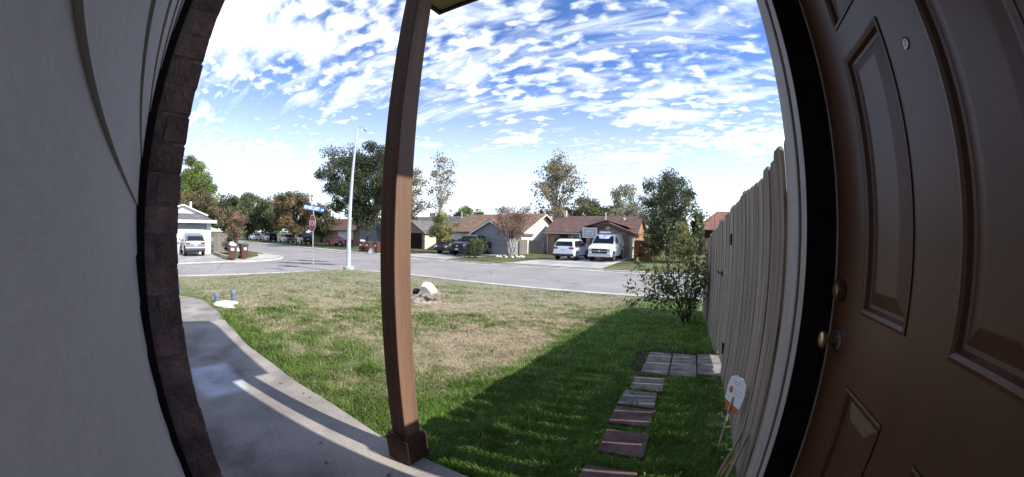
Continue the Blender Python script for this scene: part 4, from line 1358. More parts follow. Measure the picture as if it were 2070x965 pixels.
wheelie_bin((-26.9, 21.9, zf + .01), R(-10), M['binbrown'], 'brown bin nearest the porch post under the oak', GB)
rock('rubbish_bag', M['bag'], 'white bag lying on the leftmost bin under the oak', 'bag', (-29.5, 21.9, zf + 1.05), (0.32, 0.28, 0.20), 82, 3, 0.3)
rock('rubbish_bag', M['bag'], 'white bag on the ground between the bins under the oak', 'bag', (-27.6, 21.6, zf), (0.26, 0.22, 0.5), 83, 3, 0.3)

# ------------------------------------------------------------------ vehicles (local: front = +y)
PROF = {
    'suv': dict(p=[(-2.28, .34), (-2.34, .62), (-2.30, 1.02), (-2.18, 1.20), (-1.98, 1.56), (-1.74, 1.68), (-.4, 1.72), (.28, 1.66), (1.10, 1.12), (1.95, 1.02), (2.26, .86), (2.34, .62), (2.28, .34)],
                w=[(.30, .86), (.55, .94), (.95, .94), (1.08, .91), (1.70, .66)], belt=1.06, wheels=(-1.38, 1.40), wr=.36,
                side=[[(-1.92, 1.12), (-1.72, 1.54), (-1.02, 1.58), (-1.02, 1.11)], [(-.94, 1.11), (-.94, 1.58), (-.06, 1.58), (-.06, 1.11)], [(.02, 1.11), (.02, 1.58), (.26, 1.55), (.82, 1.13)]],
                ws=((.34, 1.615), (1.04, 1.165)), rw=((-2.03, 1.50), (-2.21, 1.15))),
    'van': dict(p=[(-2.78, .38), (-2.84, .62), (-2.82, 1.9), (-2.72, 2.08), (-2.5, 2.13), (.7, 2.14), (1.02, 2.08), (1.72, 1.34), (2.62, 1.16), (2.80, 1.0), (2.84, .55), (2.78, .38)],
                w=[(.34, .93), (.60, 1.0), (1.30, 1.0), (1.45, .97), (2.05, .82), (2.14, .78)], belt=1.34, wheels=(-1.75, 1.78), wr=.38,
                side=[[(.28, 1.36), (.28, 1.92), (.86, 1.92), (1.40, 1.38)]],
                ws=((1.05, 2.02), (1.66, 1.40)), rw=((-2.80, 1.88), (-2.835, 1.35))),
    'pickup': dict(p=[(-2.86, .55), (-2.90, .75), (-2.90, 1.22), (-1.12, 1.22), (-.98, 1.72), (-.72, 1.86), (.35, 1.88), (.62, 1.82), (1.22, 1.28), (2.62, 1.18), (2.86, 1.0), (2.90, .60), (2.80, .45), (-2.7, .45)],
                   w=[(.40, .92), (.65, .99), (1.15, .99), (1.26, .95), (1.88, .74)], belt=1.24, wheels=(-1.72, 1.82), wr=.41,
                   side=[[(-.86, 1.30), (-.80, 1.72), (-.16, 1.76), (-.16, 1.30)], [(-.06, 1.30), (-.06, 1.76), (.48, 1.75), (.98, 1.32)]],
                   ws=((.66, 1.77), (1.17, 1.33)), rw=((-.985, 1.69), (-1.10, 1.30))),
    'sedan': dict(p=[(-2.26, .36), (-2.32, .62), (-2.28, .96), (-1.55, 1.04), (-.95, 1.38), (-.55, 1.45), (.25, 1.45), (.55, 1.39), (1.20, .98), (2.05, .86), (2.30, .70), (2.32, .42), (2.2, .32)],
                  w=[(.28, .82), (.5, .90), (.90, .90), (1.0, .87), (1.45, .62)], belt=.98, wheels=(-1.36, 1.38), wr=.33,
                  side=[[(-1.20, 1.06), (-.88, 1.32), (-.20, 1.37), (-.20, 1.05)], [(-.12, 1.05), (-.12, 1.37), (.42, 1.34), (.98, 1.04)]],
                  ws=((.58, 1.355), (1.14, 1.02)), rw=((-.98, 1.345), (-1.50, 1.075))),
}


def vehicle(kind, name, label, cat, loc, rz, pm, detail=True, group=None):
    d = PROF[kind]
    t = thing(name, label, cat, loc, rz, group)
    zs = [a for a, _ in d['w']]; ws_ = [b for _, b in d['w']]
    wz = lambda z: float(np.interp(z, zs, ws_))
    P = d['p']
    front, rear = max(p[0] for p in P), min(p[0] for p in P)
    def nose(y):   # the ends of the body curve inwards in plan
        e = max(0.0, abs(y - (front + rear) / 2) / ((front - rear) / 2) - 0.80) / 0.20
        return 1 - 0.10 * e * e
    # finer outline, rings of half widths
    pts = []
    for i in range(len(P)):
        a, b = P[i], P[(i + 1) % len(P)]
        n = max(1, int(math.hypot(b[0] - a[0], b[1] - a[1]) / 0.45))
        for k in range(n):
            pts.append((a[0] + (b[0] - a[0]) * k / n, a[1] + (b[1] - a[1]) * k / n))
    n = len(pts)
    cy = sum(p[0] for p in pts) / n; czz = sum(p[1] for p in pts) / n
    rings = []
    for f, s in ((-1, 1.0), (-0.90, 1.012), (-0.45, 1.022), (0.45, 1.022), (0.90, 1.012), (1, 1.0)):
        rings.append([(f * wz(z) * nose(y), y * (1 + 0.010 * (1 - abs(f))), z + (0.03 * (1 - f * f) if z > 0.9 else 0)) for y, z in pts])
    vs = [p for r_ in rings for p in r_]
    fs = [tuple(range(n - 1, -1, -1)), tuple(range(5 * n, 6 * n))]
    for k in range(5):
        for i in range(n):
            fs.append((k * n + i, k * n + (i + 1) % n, (k + 1) * n + (i + 1) % n, (k + 1) * n + i))
    body_ = MB().add(vs, fs).build('body', pm, t, bevel=0.035, seg=2, autos=R(38))
    for s in (-1, 1):
        for poly in d['side']:
            v0 = [(s * (wz(z) * nose(y) + 0.004), y, z) for y, z in poly]
            g = MB().prism(v0, (s * 0.006, 0, 0)); g.build('side_window', M['carglass'], t)
    def screen(pair, nm, sgn):
        (y0, z0), (y1, z1) = pair
        e = 0.006
        nx, nz = (z0 - z1), (y1 - y0)
        l = math.hypot(nx, nz); ny_, nz_ = nx / l * sgn, abs(nz) / l
        if sgn < 0: ny_ = -abs(ny_)
        else: ny_ = abs(ny_)
        w0, w1 = wz(z0) * .88 * nose(y0), wz(z1) * .90 * nose(y1)
        off = 0.022
        a = [(-w0, y0 * 1.008 + ny_ * off, z0 + 0.006 + nz_ * off), (w0, y0 * 1.008 + ny_ * off, z0 + 0.006 + nz_ * off), (w1, y1 * 1.008 + ny_ * off, z1 + 0.01 + nz_ * off), (-w1, y1 * 1.008 + ny_ * off, z1 + 0.01 + nz_ * off)]
        MB().prism(a, (0, -ny_ * 0.03, -nz_ * 0.03)).build(nm, M['carglass'], t)
    screen(d['ws'], 'windscreen', 1)
    screen(d['rw'], 'rear_window', -1)
    for yw in d['wheels']:
        for s in (-1, 1):
            wo = wz(d['wr']) * nose(yw)
            MB().lathe([(d['wr'] + 0.07, 0.0), (d['wr'] + 0.07, 0.10)], 'X', 24, (s * (wo - 0.07), yw, d['wr'] + 0.02), s).build('wheel_arch', M['blackplastic'], t)
            w_ = MB().lathe([(d['wr'] * .62, -0.11), (d['wr'] - .03, -0.11), (d['wr'], -0.07), (d['wr'], 0.07), (d['wr'] - .03, 0.11), (d['wr'] * .62, 0.11)], 'X', 22, (0, 0, 0)).build('wheel', M['rubber'], t, True, autos=R(35), loc=(s * (wo - 0.06), yw, d['wr']))
            g = MB().lathe([(d['wr'] * .64, 0.10), (d['wr'] * .60, 0.125), (d['wr'] * .2, 0.105), (0.04, 0.118)], 'X', 20, (0, 0, 0), s)
            g.build('rim', M['rim'], w_, True, autos=R(35))
    zl_ = {'suv': .86, 'van': .92, 'pickup': .98, 'sedan': .72}[kind]
    for s in (-1, 1):
        x0, x1 = s * 0.50, s * (wz(zl_) * 0.90 - 0.03)
        g = MB().box(min(x0, x1), max(x0, x1), front - 0.16, front + 0.012 - (0 if kind == 'van' else 0.02), zl_ - .10, zl_ + .09)
        g.build('headlight', M['amberlens'] if kind == 'van' else M['clearlens'], t, bevel=0.02)
        x0, x1 = s * (wz(1.0) * .93 - 0.17), s * (wz(1.0) * .93 - 0.0)
        zz = {'suv': 1.0, 'van': 1.1, 'pickup': 1.02, 'sedan': .84}[kind]
        if kind == 'suv': x0 = s * 0.48
        g = MB().box(min(x0, x1), max(x0, x1), rear - 0.012, rear + 0.18, zz - (.07 if kind == 'suv' else .16), zz + .08)
        g.build('tail_light', M['redlens'], t, bevel=0.02)
        mz = d['belt'] + 0.08
        ym = d['ws'][1][0] - 0.28
        g = MB().box(s * (wz(mz) + 0.03) - 0.09, s * (wz(mz) + 0.03) + 0.09 + 0.0, ym - 0.06, ym + 0.06, mz, mz + (0.30 if kind == 'van' else 0.17))
        g.build('wing_mirror', pm if kind != 'van' else M['blackplastic'], t, bevel=0.03, loc=(s * 0.10, 0, 0))
    gz = {'suv': .66, 'van': .80, 'pickup': .86, 'sedan': .55}[kind]
    MB().box(-0.62, 0.62, front - 0.1, front + 0.022, gz - .15, gz + (.22 if kind in ('van', 'pickup') else .1)).build('grille', M['blackplastic'], t, bevel=0.02)
    if kind in ('van', 'pickup'):
        MB().box(-0.64, 0.64, front - 0.05, front + 0.034, gz + .02, gz + .065).build('grille_bar', M['chromebar'] if kind == 'van' else M['blackplastic'], t, bevel=0.008)
        MB().prism([(-.13, front + .03, gz + .04), (-.06, front + .03, gz + .02), (-.06, front + .03, gz - .02), (.06, front + .03, gz - .02), (.06, front + .03, gz + .02), (.13, front + .03, gz + .04), (.11, front + .03, gz + .085), (.06, front + .03, gz + .075), (.06, front + .03, gz + .11), (-.06, front + .03, gz + .11), (-.06, front + .03, gz + .075), (-.11, front + .03, gz + .085)], (0, .02, 0)).build('badge', M['chromebar'], t)
        bz_ = .50 if kind == 'van' else .62
        MB().box(-wz(.5) * .95, wz(.5) * .95, front - 0.08, front + 0.11, bz_ - .10, bz_ + .10).build('bumper', M['chromebar'] if kind == 'van' else M['blackplastic'], t, bevel=0.04)
        MB().box(-0.16, 0.16, front + 0.11, front + 0.116, bz_ - .07, bz_ + .06).build('number_plate', M['plate'], t)
    if kind == 'suv':
        MB().box(-wz(.5) * .92, wz(.5) * .92, rear - 0.05, rear + 0.15, .34, .52).build('rear_bumper', M['blackplastic'], t, bevel=0.04)
        MB().box(-wz(.7) * .95, wz(.7) * .95, rear - 0.035, rear + 0.12, .53, .70).build('rear_apron', pm, t, bevel=0.04)
        MB().box(-0.16, 0.16, rear - 0.03, rear - 0.02, .78, .90).build('number_plate', M['plate'], t)
        for s in (-1, 1):
            MB().box(s * .60 - .02, s * .60 + .02, -1.6, .1, 1.725, 1.76).build('roof_rail', M['chromebar'], t, bevel=0.008)
    if kind == 'sedan':
        MB().box(-0.16, 0.16, front - 0.0, front + 0.02, .42, .53).build('number_plate', M['plate'], t)
    return t


white_car = paint('white_car_paint', (0.78, 0.78, 0.78)); black_car = paint('black_car_paint', (0.014, 0.015, 0.018)); navy_car = paint('dark_car_paint', (0.022, 0.026, 0.034))
silver_car = paint('silver_car_paint', (0.17, 0.185, 0.21)); red_car = paint('red_car_paint', (0.30, 0.012, 0.018))
GV = 'parked vehicles'
zd = ZF + 0.008
vehicle('suv', 'parked_suv', 'white family suv parked nose-in beside the van', 'suv', (-9.85, 28.6, zd), R(0), white_car, group=GV)
van = vehicle('van', 'parked_van', 'white work van with roof rack facing the street', 'van', (-6.95, 29.4, zd), R(180), white_car, group=GV)
g = MB()
for yy in (-2.0, -.9, .2):
    g.box(-.78, .78, yy - .02, yy + .02, 2.20, 2.235)
for s in (-1, 1):
    g.box(s * .74 - .02, s * .74 + .02, -2.3, .5, 2.236, 2.26)
    for yy in (-2.0, -.9, .2): g.box(s * .72 - .015, s * .72 + .015, yy - .015, yy + .015, 2.08, 2.20)
g.build('roof_rack', M['steel'], van)
MB().box(-0.30, 0.55, -0.1, 0.75, 2.262, 2.40).build('rack_box', M['signwhite'], van, bevel=0.02)
M['logo'] = mat('van_lettering', (0.03, 0.035, 0.06), 0.5, 0.3, 0.05, 6)
g = MB()
for yy, z, a, b in ((-.25, 1.25, .05, .20), (-.55, 1.28, .16, .035), (-.55, 1.17, .035, .16), (-.80, 1.22, .03, .20), (-1.0, 1.22, .03, .20), (-.90, 1.28, .10, .03), (-1.2, 1.22, .03, .20), (-.7, 1.52, .35, .04), (.25, .98, .12, .05)):
    g.box(-1.012, -1.003, yy - a / 2, yy + a / 2, z - b / 2, z + b / 2)
g.build('lettering', M['logo'], van)['kind'] = 'stuff'
vehicle('pickup', 'parked_pickup', 'black pickup truck facing the street behind the feathery shrub', 'pickup', (-19.55, 27.6, zd), R(186), black_car, group=GV)
vehicle('sedan', 'parked_sedan', 'dark sedan beside the black pickup', 'car', (-22.3, 28.2, zd), R(181), navy_car, group=GV)
vehicle('suv', 'parked_suv', 'silver-grey suv parked before the white garage', 'suv', (-32.0 - 0.5 + 2.0 - 1.9, 4.95, zd), R(90), silver_car, group=GV)
vehicle('sedan', 'parked_sedan', 'red car half hidden by the lamp pole', 'car', (-44.6, 28.6, zf), R(100), red_car, group=GV)
for k, (az, d_, rz, pm, kd, l) in enumerate(((-63.0, 58, 80, black_car, 'suv', 'black suv under the round brown tree behind the stop sign'), (-65.8, 64, 85, navy_car, 'sedan', 'dark sedan under the brown tree, left of the stop sign'), (-68.6, 72, 88, black_car, 'suv', 'dark suv at the far end of the street under the grey-green trees'), (-70.9, 80, 90, white_car, 'sedan', 'white car at the far end of the street'))):
    vehicle(kd, 'parked_' + kd, l, 'car', at(az, d_), R(rz), pm, group=GV)

# basketball hoop
hp = thing('basketball_hoop', 'basketball backboard on a pole standing between the two white vehicles', 'basketball hoop', (-8.35, 28.6, zf), R(0))
MB().tube([(0, 0.5, 0), (0, 0.45, 1.9), (0, 0.05, 2.35)], [0.05] * 3, 10).build('pole', M['blackplastic'], hp)
MB().box(-.4, .4, 0.2, 0.95, 0, 0.14).build('base', M['blackplastic'], hp, bevel=0.05)
bb = MB().box(-.60, .60, -.015, .015, 1.90, 2.68).build('backboard', glassmat('backboard_sheet', (0.30, 0.33, 0.36), 0.2), hp)
g = MB()
for (a, b, c, e) in ((-.63, .63, 1.87, 1.92), (-.63, .63, 2.66, 2.71), (-.63, -.58, 1.92, 2.66), (.58, .63, 1.92, 2.66), (-.26, .26, 2.40, 2.43), (-.26, .26, 2.08, 2.11), (-.26, -.23, 2.11, 2.40), (.23, .26, 2.11, 2.40)):
    g.box(a, b, -.03, -.016, c, e)
g.build('board_frame', M['signwhite'], bb)
ring = [(0.23 * math.cos(2 * math.pi * i / 20), -0.26 + 0.23 * math.sin(2 * math.pi * i / 20), 2.02) for i in range(21)]
MB().tube(ring, [0.012] * 21, 6).build('hoop_ring', M['orange'], hp)

# ------------------------------------------------------------------ houses
def gable_x(mb_w, mb_r, x0, x1, y0, y1, zw, zr, ov=0.35, th=0.12, wall=True):
    """gable roof, ridge along x: roof slabs into mb_r, gable triangles into mb_w"""
    ym = (y0 + y1) / 2
    s = (zr - zw) / (ym - y0)
    for (ye, sg) in ((y0 - ov, 1), (y1 + ov, -1)):
        ze = zw - s * ov
        mb_r.prism([(x0 - ov, ye, ze), (x1 + ov, ye, ze), (x1 + ov, ym, zr), (x0 - ov, ym, zr)], (0, 0, th))
    if wall:
        for x in (x0, x1 - 0.15):
            mb_w.prism([(x, y0, zw), (x, y1, zw), (x, ym, zr - 0.01)], (0.15, 0, 0))


def gable_y(mb_w, mb_r, x0, x1, y0, y1, zw, zr, ov=0.3, th=0.12):
    xm = (x0 + x1) / 2
    s = (zr - zw) / (xm - x0)
    for xe in (x0 - ov, x1 + ov):
        ze = zw - s * ov
        mb_r.prism([(xe, y0 - ov, ze), (xe, y1, ze), (xm, y1, zr), (xm, y0 - ov, zr)], (0, 0, th))
    mb_w.prism([(x0, y0, zw), (x1, y0, zw), (xm, y0, zr - 0.01)], (0, 0.15, 0))


def window(parent, x0, x1, z0, z1, y_, m_frame='white', face='-y', bars=1):
    g = MB(); t_ = 0.06
    def bx(a, b, c, d, e, f):
        if face == '-y': g.box(a, b, y_ - e, y_ - f, c, d)
        else: g.box(y_ + f, y_ + e, a, b, c, d)
    bx(x0, x1, z0, z0 + t_, .06, -.02); bx(x0, x1, z1 - t_, z1, .06, -.02); bx(x0, x0 + t_, z0 + t_, z1 - t_, .06, -.02); bx(x1 - t_, x1, z0 + t_, z1 - t_, .06, -.02)
    for k in range(bars):
        c = x0 + (x1 - x0) * (k + 1) / (bars + 1)
        bx(c - .02, c + .02, z0 + t_, z1 - t_, .05, -.02)
    f = g.build('window', M[m_frame], parent)
    g = MB()
    if face == '-y': g.box(x0 + t_, x1 - t_, y_ - .02, y_ - .005, z0 + t_, z1 - t_)
    else: g.box(y_ + .005, y_ + .02, x0 + t_, x1 - t_, z0 + t_, z1 - t_)
    g.build('pane', M['glass'], f)
    return f


def garage_door(parent, a0, a1, z0, z1, y_, m, face='-y', rows=4, colsn=4, glass_top=False):
    d = None
    h = (z1 - z0) / rows
    g = MB()
    if face == '-y': g.box(a0, a1, y_ - .03, y_ - .004, z0, z1)
    else: g.box(y_ + .004, y_ + .03, a0, a1, z0, z1)
    d = g.build('garage_door', m, parent)
    for r_ in range(rows):
        for c in range(colsn):
            w = (a1 - a0) / colsn
            b0, b1 = a0 + c * w + .08, a0 + (c + 1) * w - .08
            c0, c1 = z0 + r_ * h + .07, z0 + (r_ + 1) * h - .07
            g = MB()
            if face == '-y': g.box(b0, b1, y_ - .048, y_ - .031, c0, c1)
            else: g.box(y_ + .031, y_ + .048, b0, b1, c0, c1)
            g.build('panel', M['glass'] if (glass_top and r_ == rows - 1) else m, d, bevel=0.01, seg=1)
    return d


zb = ZF - 0.05
# --- brick house with brown roof
h3 = thing('brick_house', 'single-storey tan brick house with brown roof behind the van', 'house', (0, 0, 0))
wm, rm = MB(), MB()
wm.box(-14.9, -5.45, 34.8, 42.2, zb, 1.62)
gable_x(wm, rm, -14.9, -5.45, 34.8, 42.2, 1.62, 3.40, 0.35)
wl = wm.build('wall', M['tanbrick'], h3)
g_w, g_r = MB(), MB()
g_w.box(-9.9, -5.5, 32.7, 34.8, zb, 1.56)
gable_y(g_w, g_r, -9.9, -5.5, 32.7, 37.2, 1.56, 2.44, 0.45)
g_w.build('garage_wall', M['tanbrick'], h3)
rf = rm.build('roof', M['roof_brown'], h3)
g_r.build('garage_roof', M['roof_brown'], h3)
g = MB(); gr2 = MB()
gr2.prism([(-10.6, 34.2, 2.12), (-8.3, 34.2, 2.78), (-8.3, 37.8, 2.78), (-10.6, 37.8, 2.12)], (0, 0, 0.1))
gr2.prism([(-6.0, 34.2, 2.12), (-6.0, 37.8, 2.12), (-8.3, 37.8, 2.78), (-8.3, 34.2, 2.78)], (0, 0, 0.1))
gr2.prism([(-9.9, 34.26, 2.22), (-6.7, 34.26, 2.22), (-8.3, 34.26, 2.76)], (0, 0.1, 0))
gr2.build('roof_dormer', M['roof_brown'], h3)
g = MB().box(-5.44, -5.36, 35.0, 42.0, zb + 0.05, 1.56).prism([(-5.445, 35.0, 1.57), (-5.445, 42.0, 1.57), (-5.445, 38.5, 3.22)], (0.07, 0, 0))
g.build('gable_brick', M['orangebrick'], h3)
MB().box(-5.50, -5.40, 32.75, 34.78, zb + 0.05, 1.50).build('side_panel', M['cream'], h3)
garage_door(h3, -9.2, -6.2, zb + 0.05, 1.36, 32.7, M['darktrim'])
MB().prism([(-9.95, 32.34, 1.36), (-5.45, 32.34, 1.36), (-5.45, 32.34, 1.42), (-7.7, 32.34, 2.38), (-9.95, 32.34, 1.42)], (0, 0.02, 0)) if False else None
MB().lathe([(0.22, 0), (0.22, 0.05), (0.15, 0.06)], 'Y', 18, (-7.72, 32.68, 2.08), -1).build('gable_vent', M['cream'], h3)
MB().box(-14.0, -12.55, 34.74, 34.79, 0.0, 1.3).build('dark_window', M['glass'], h3)
window(h3, -12.1, -11.2, 0.0, 1.35, 34.78, bars=0)
MB().box(-10.95, -10.0, 34.70, 34.79, zb + 0.05, 1.38).build('porch_shade', M['dark'], h3)  # dark sheet on the flat wall; porch shade put into its colour
MB().box(-11.12, -10.98, 34.30, 34.44, zb, 1.46).build('porch_post', M['white'], h3)
MB().box(-15.3, -9.9, 34.36, 34.42, 1.38, 1.52).build('fascia', M['darktrim'], h3)
MB().box(-15.25, -9.95, 34.28, 34.35, 1.42, 1.53).build('gutter', M['cream'], h3)
MB().box(-14.88, -14.80, 34.68, 34.77, zb, 1.42).build('downpipe', M['cream'], h3)
MB().box(-5.58, -5.50, 32.60, 32.69, zb, 1.40).build('downpipe', M['cream'], h3)
g = MB()
for sx in (-1, 1):
    g.prism([(-7.7 + sx * 2.62, 32.22, 1.22), (-7.7 + sx * 2.62, 32.22, 1.38), (-7.7, 32.22, 2.42), (-7.7, 32.22, 2.26)], (0, 0.03, 0))
g.build('barge_board', M['darktrim'], h3)
MB().box(-14.3, -14.02, 38.2, 38.5, 3.2, 4.15).build('vent_stack', M['cream'], rf)
MB().lathe([(0.06, 3.0), (0.06, 3.85)], 'Z', 10, (-9.1, 37.3, 0)).build('vent_pipe', M['white'], rf)
MB().lathe([(0.16, 3.0), (0.16, 3.2), (0.05, 3.28)], 'Z', 12, (-7.1, 37.6, 0)).build('vent_cap', M['cream'], rf)

# --- blue-grey gabled house with rust roof
h2 = thing('gabled_house', 'blue-grey gabled house with rust roof behind the crape myrtle', 'house', (0, 0, 0))
wm, rm = MB(), MB()
wm.box(-26.5, -16.6, 32.0, 42.8, zb, 1.50)
gable_x(wm, rm, -26.5, -16.6, 32.0, 42.8, 1.50, 3.62, 0.4)
wm.build('wall', M['white'], h2)
rf = rm.build('roof', M['roof_rust'], h2)
wm, rm = MB(), MB()
wm.box(-21.0, -16.75, 29.75, 32.0, zb, 1.36)
gable_y(wm, rm, -21.0, -16.75, 29.75, 34.6, 1.36, 2.62, 0.35)
wm.build('garage_wall', M['greywall'], h2)
rm.build('garage_roof', M['roof_rust'], h2)
garage_door(h2, -20.6, -17.3, zb + 0.05, 1.18, 29.75, M['greywall'])
g = MB()
for sx in (-1, 1):
    g.prism([(-18.875 + sx * 2.5, 29.36, 1.10), (-18.875 + sx * 2.5, 29.36, 1.26), (-18.875, 29.36, 2.62), (-18.875, 29.36, 2.46)], (0, 0.03, 0))
g.build('barge_board', M['white'], h2)
g = MB()
g.prism([(-16.15, 31.55, 1.24), (-16.15, 31.55, 1.42), (-16.15, 37.4, 3.70), (-16.15, 37.4, 3.52)], (0.04, 0, 0))
g.prism([(-16.15, 43.25, 1.24), (-16.15, 43.25, 1.42), (-16.15, 37.4, 3.70), (-16.15, 37.4, 3.52)], (0.04, 0, 0))
g.build('barge_board', M['cream'], h2)
MB().box(-22.6, -21.05, 31.9, 31.99, zb + 0.05, 1.2).build('porch_shade', M['darktrim'], h2)  # brown sheet standing in for a shaded porch; wall behind is flat
MB().lathe([(0.16, 3.2), (0.16, 4.35)], 'Z', 12, (-17.4, 38.6, 0)).build('flue', M['iron'], rf)

# --- grey roofed house
h1 = thing('grey_roofed_house', 'low house with grey shingle roof and sunlit cream wall right of the post', 'house', (0, 0, 0))
wm, rm = MB(), MB()
wm.box(-39.0, -24.6, 35.0, 43.0, zb, 1.45)
gable_x(wm, rm, -39.0, -24.6, 35.0, 43.0, 1.45, 3.55, 0.4)
wm.build('wall', M['tanbrick'], h1)
rf = rm.build('roof', M['roof_grey'], h1)
wm, rm = MB(), MB()
wm.box(-35.0, -30.35, 32.2, 35.0, zb, 1.35)
gable_y(wm, rm, -35.0, -30.35, 32.2, 38.0, 1.35, 2.75, 0.35)
wm.build('garage_wall', M['tanbrick'], h1)
rm.build('garage_roof', M['roof_grey'], h1)
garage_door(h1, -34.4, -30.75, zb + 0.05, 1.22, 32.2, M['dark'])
MB().box(-30.34, -30.26, 32.25, 34.95, zb + 0.03, 1.10).build('sunlit_wall', M['cream'], h1)
window(h1, -27.6, -26.0, 0.1, 1.1, 34.98, 'white')
MB().box(-26.0, -24.2, 34.0, 34.06, 0.92, 1.12).build('fascia', M['white'], h1)
MB().box(-36.2, -35.0, 39.5, 40.3, 2.6, 4.3).build('chimney', M['white'], rf)
MB().lathe([(0.07, 3.2), (0.07, 4.3)], 'Z', 10, (-29.2, 38.4, 0)).build('vent_pipe', M['cream'], rf)

# --- house behind the oak
h0 = thing('oak_house', 'shaded low house with brown roof and pale window behind the oak', 'house', (0, 0, 0))
wm, rm = MB(), MB()
wm.box(-62.0, -46.0, 33.5, 41.5, zb, 1.6)
gable_x(wm, rm, -62.0, -46.0, 33.5, 41.5, 1.6, 3.5, 0.5)
wm.build('wall', M['tanbrick'], h0)
rm.build('roof', M['roof_brown'], h0)
for (a, b) in ((-52.2, -49.2),):
    MB().box(a, b, 33.38, 33.47, 0.2, 1.35).build('pale_window', M['white'], h0)  # plain white slab for the pale window
MB().box(-48.2, -47.6, 33.38, 33.47, -0.4, 1.4).build('door', M['white'], h0)
MB().box(-45.95, -45.85, 34.0, 41.0, zb + .05, 1.5).build('side_panel', M['cream'], h0)
h00 = thing('blue_grey_house', 'shaded blue-grey house wall seen behind the oak trunk', 'house', (0, 0, 0))
wm, rm = MB(), MB()
wm.box(-44.8, -40.2, 32.5, 41.0, zb, 1.7)
gable_y(wm, rm, -44.8, -40.2, 32.5, 41.0, 1.7, 3.0, 0.4)
wm.build('wall', M['greywall'], h00)
rm.build('roof', M['roof_grey'], h00)
garage_door(h00, -44.2, -40.8, zb + .05, 1.3, 32.5, M['greywall'])

# --- white garage house on the side street
hl = thing('white_house', 'white house with grey roof and garage door on the side street', 'house', (0, 0, 0))
wm, rm = MB(), MB()
wm.box(-44.0, -33.6, -4.0, 7.05, zb, 1.72)
wl = wm.build('wall', M['white'], hl)
g = MB()     # hip-like front slope with a small gable above
g.prism([(-33.0, -4.4, 1.86), (-33.0, 7.45, 1.86), (-36.2, 6.1, 2.62), (-36.2, -4.4, 2.62)], (0, 0, 0.1))
g.prism([(-33.0, 7.45, 1.86), (-44.4, 7.45, 1.86), (-44.4, 6.1, 2.62), (-36.2, 6.1, 2.62)], (0, 0, 0.1))
g.build('roof', M['roof_grey'], hl)
g = MB()
g.prism([(-36.0, 1.2, 2.50), (-36.0, 6.9, 2.50), (-36.0, 4.6, 3.30), (-36.0, 3.5, 3.30)], (-7, 0, 0))
up = g.build('upper_gable', M['white'], hl)
g = MB()
g.prism([(-35.7, 7.1, 2.44), (-35.7, 4.55, 3.34), (-35.7, 4.55, 3.44), (-35.7, 7.2, 2.54)], (-7.4, 0, 0))
g.prism([(-35.7, 1.0, 2.44), (-35.7, 4.55, 3.34), (-35.7, 4.55, 3.44), (-35.7, 0.9, 2.54)], (-7.4, 0, 0))
g.build('gable_trim', M['white'], hl)
MB().box(-33.02, -32.9, -4.4, 7.46, 1.78, 2.02).build('fascia', M['white'], hl)
MB().box(-44.0, -33.0, 7.40, 7.5, 1.78, 1.98).build('fascia', M['white'], hl)
garage_door(hl, 1.2, 6.35, zb + 0.05, 1.30, -33.6, M['white'], '+x', 4, 4)
g = MB().box(-33.60, -33.54, 1.0, 6.6, 1.30, 1.74)
g.build('header_panel', M['greywall'], hl)
MB().lathe([(0.13, 2.9), (0.13, 3.85)], 'Z', 10, (-38.0, 5.6, 0)).build('vent_pipe', M['cream'], hl)

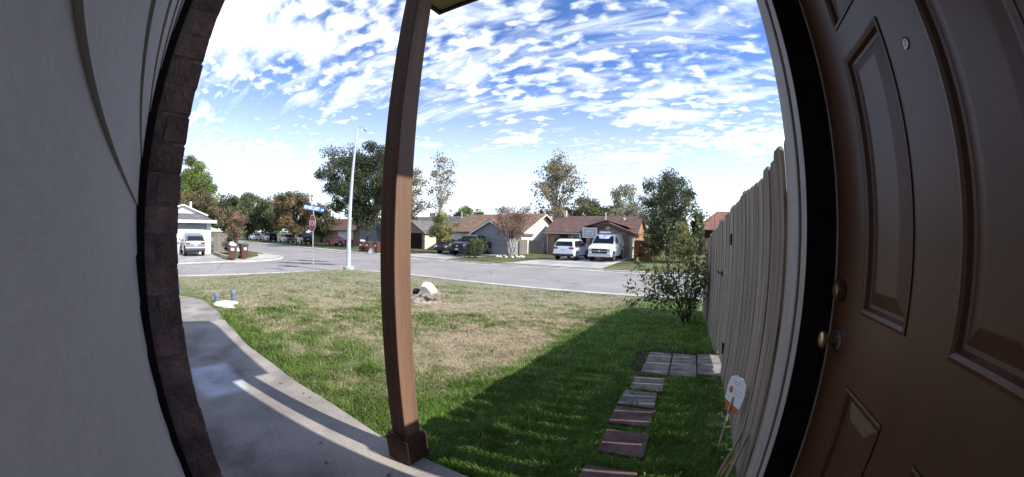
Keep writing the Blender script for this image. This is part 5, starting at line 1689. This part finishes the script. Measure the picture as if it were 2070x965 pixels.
# --- reddish house far right
hr = thing('red_roofed_house', 'reddish hip-roofed house showing above the fence end', 'house', (0, 0, 0))
MB().box(0.9, 10.2, 46.2, 55, zb, 2.35).build('wall', M['orangebrick'], hr)
g = MB()
x0, x1, y0, y1, ze, zr = 0.4, 10.7, 45.7, 55.5, 2.35, 5.0
g.add([(x0, y0, ze), (x1, y0, ze), (x1, y1, ze), (x0, y1, ze), (x0 + 3.6, y0 + 4.9, zr), (x1 - 3.6, y0 + 4.9, zr)], [(0, 1, 5, 4), (1, 2, 5), (2, 3, 4, 5), (3, 0, 4), (3, 2, 1, 0)])
g.build('roof', M['roof_red'], hr)
MB().box(2.0, 3.6, 45.9, 46.19, 1.35, 2.2).build('porch_shade', M['dark'], hr)  # near-black sheet on the wall: porch shade painted, no hollow modelled


# far wooden fences
def board_fence(name, label, p0, p1, h, m, group, w=0.14):
    t = thing(name, label, 'fence', (p0[0], p0[1], ZF), math.atan2(p1[1] - p0[1], p1[0] - p0[0]), group)
    L_ = math.hypot(p1[0] - p0[0], p1[1] - p0[1])
    q = random.Random(len(label))
    mesh = MB().prism([(0, 0, 0), (w, 0, 0), (w, 0, h - .04), (w - .03, 0, h), (.03, 0, h), (0, 0, h - .04)], (0, 0.02, 0)).mesh('board', m)
    x = 0
    while x < L_ - w:
        o = link('board', mesh, t, (x, q.uniform(-.004, .004), 0), None, (1, 1, q.uniform(.985, 1.015)))
        x += w + 0.008
    for zz in (0.3, h - 0.4):
        MB().box(0, L_, 0.024, 0.064, zz, zz + .09).build('rail', m, t)


GF = 'wooden yard fences across the street'
board_fence('board_fence', 'grey board fence between the white gable and the brick house', (-16.55, 33.6), (-14.95, 33.9), 1.45, M['woodgrey'], GF)
board_fence('board_fence', 'orange-brown board fence right of the brick house', (-4.9, 31.0), (-2.9, 33.6), 1.7, M['woodred'], GF)
board_fence('board_fence', 'old grey board fence beside the white garage', (-34.4, 7.5), (-34.8, 9.6), 1.75, M['woodgrey'], GF)
board_fence('board_fence', 'old grey board fence running back behind the bins', (-34.85, 9.75), (-39.2, 11.5), 1.75, M['woodgrey'], GF)
board_fence('board_fence', 'dark shaded board fence behind the crape myrtle', (-16.6, 31.6), (-16.58, 33.5), 1.5, M['woodgrey'], GF)
# low garden edging by the white garage drive
strip('garden_edging', [(-33.2, 7.15), (-29.4, 7.05), (-26.6, 7.12)], 0.16, ZF - 0.02, ZF + 0.17, M['kerb'], 'low pale concrete edging along the white garage drive', 1)
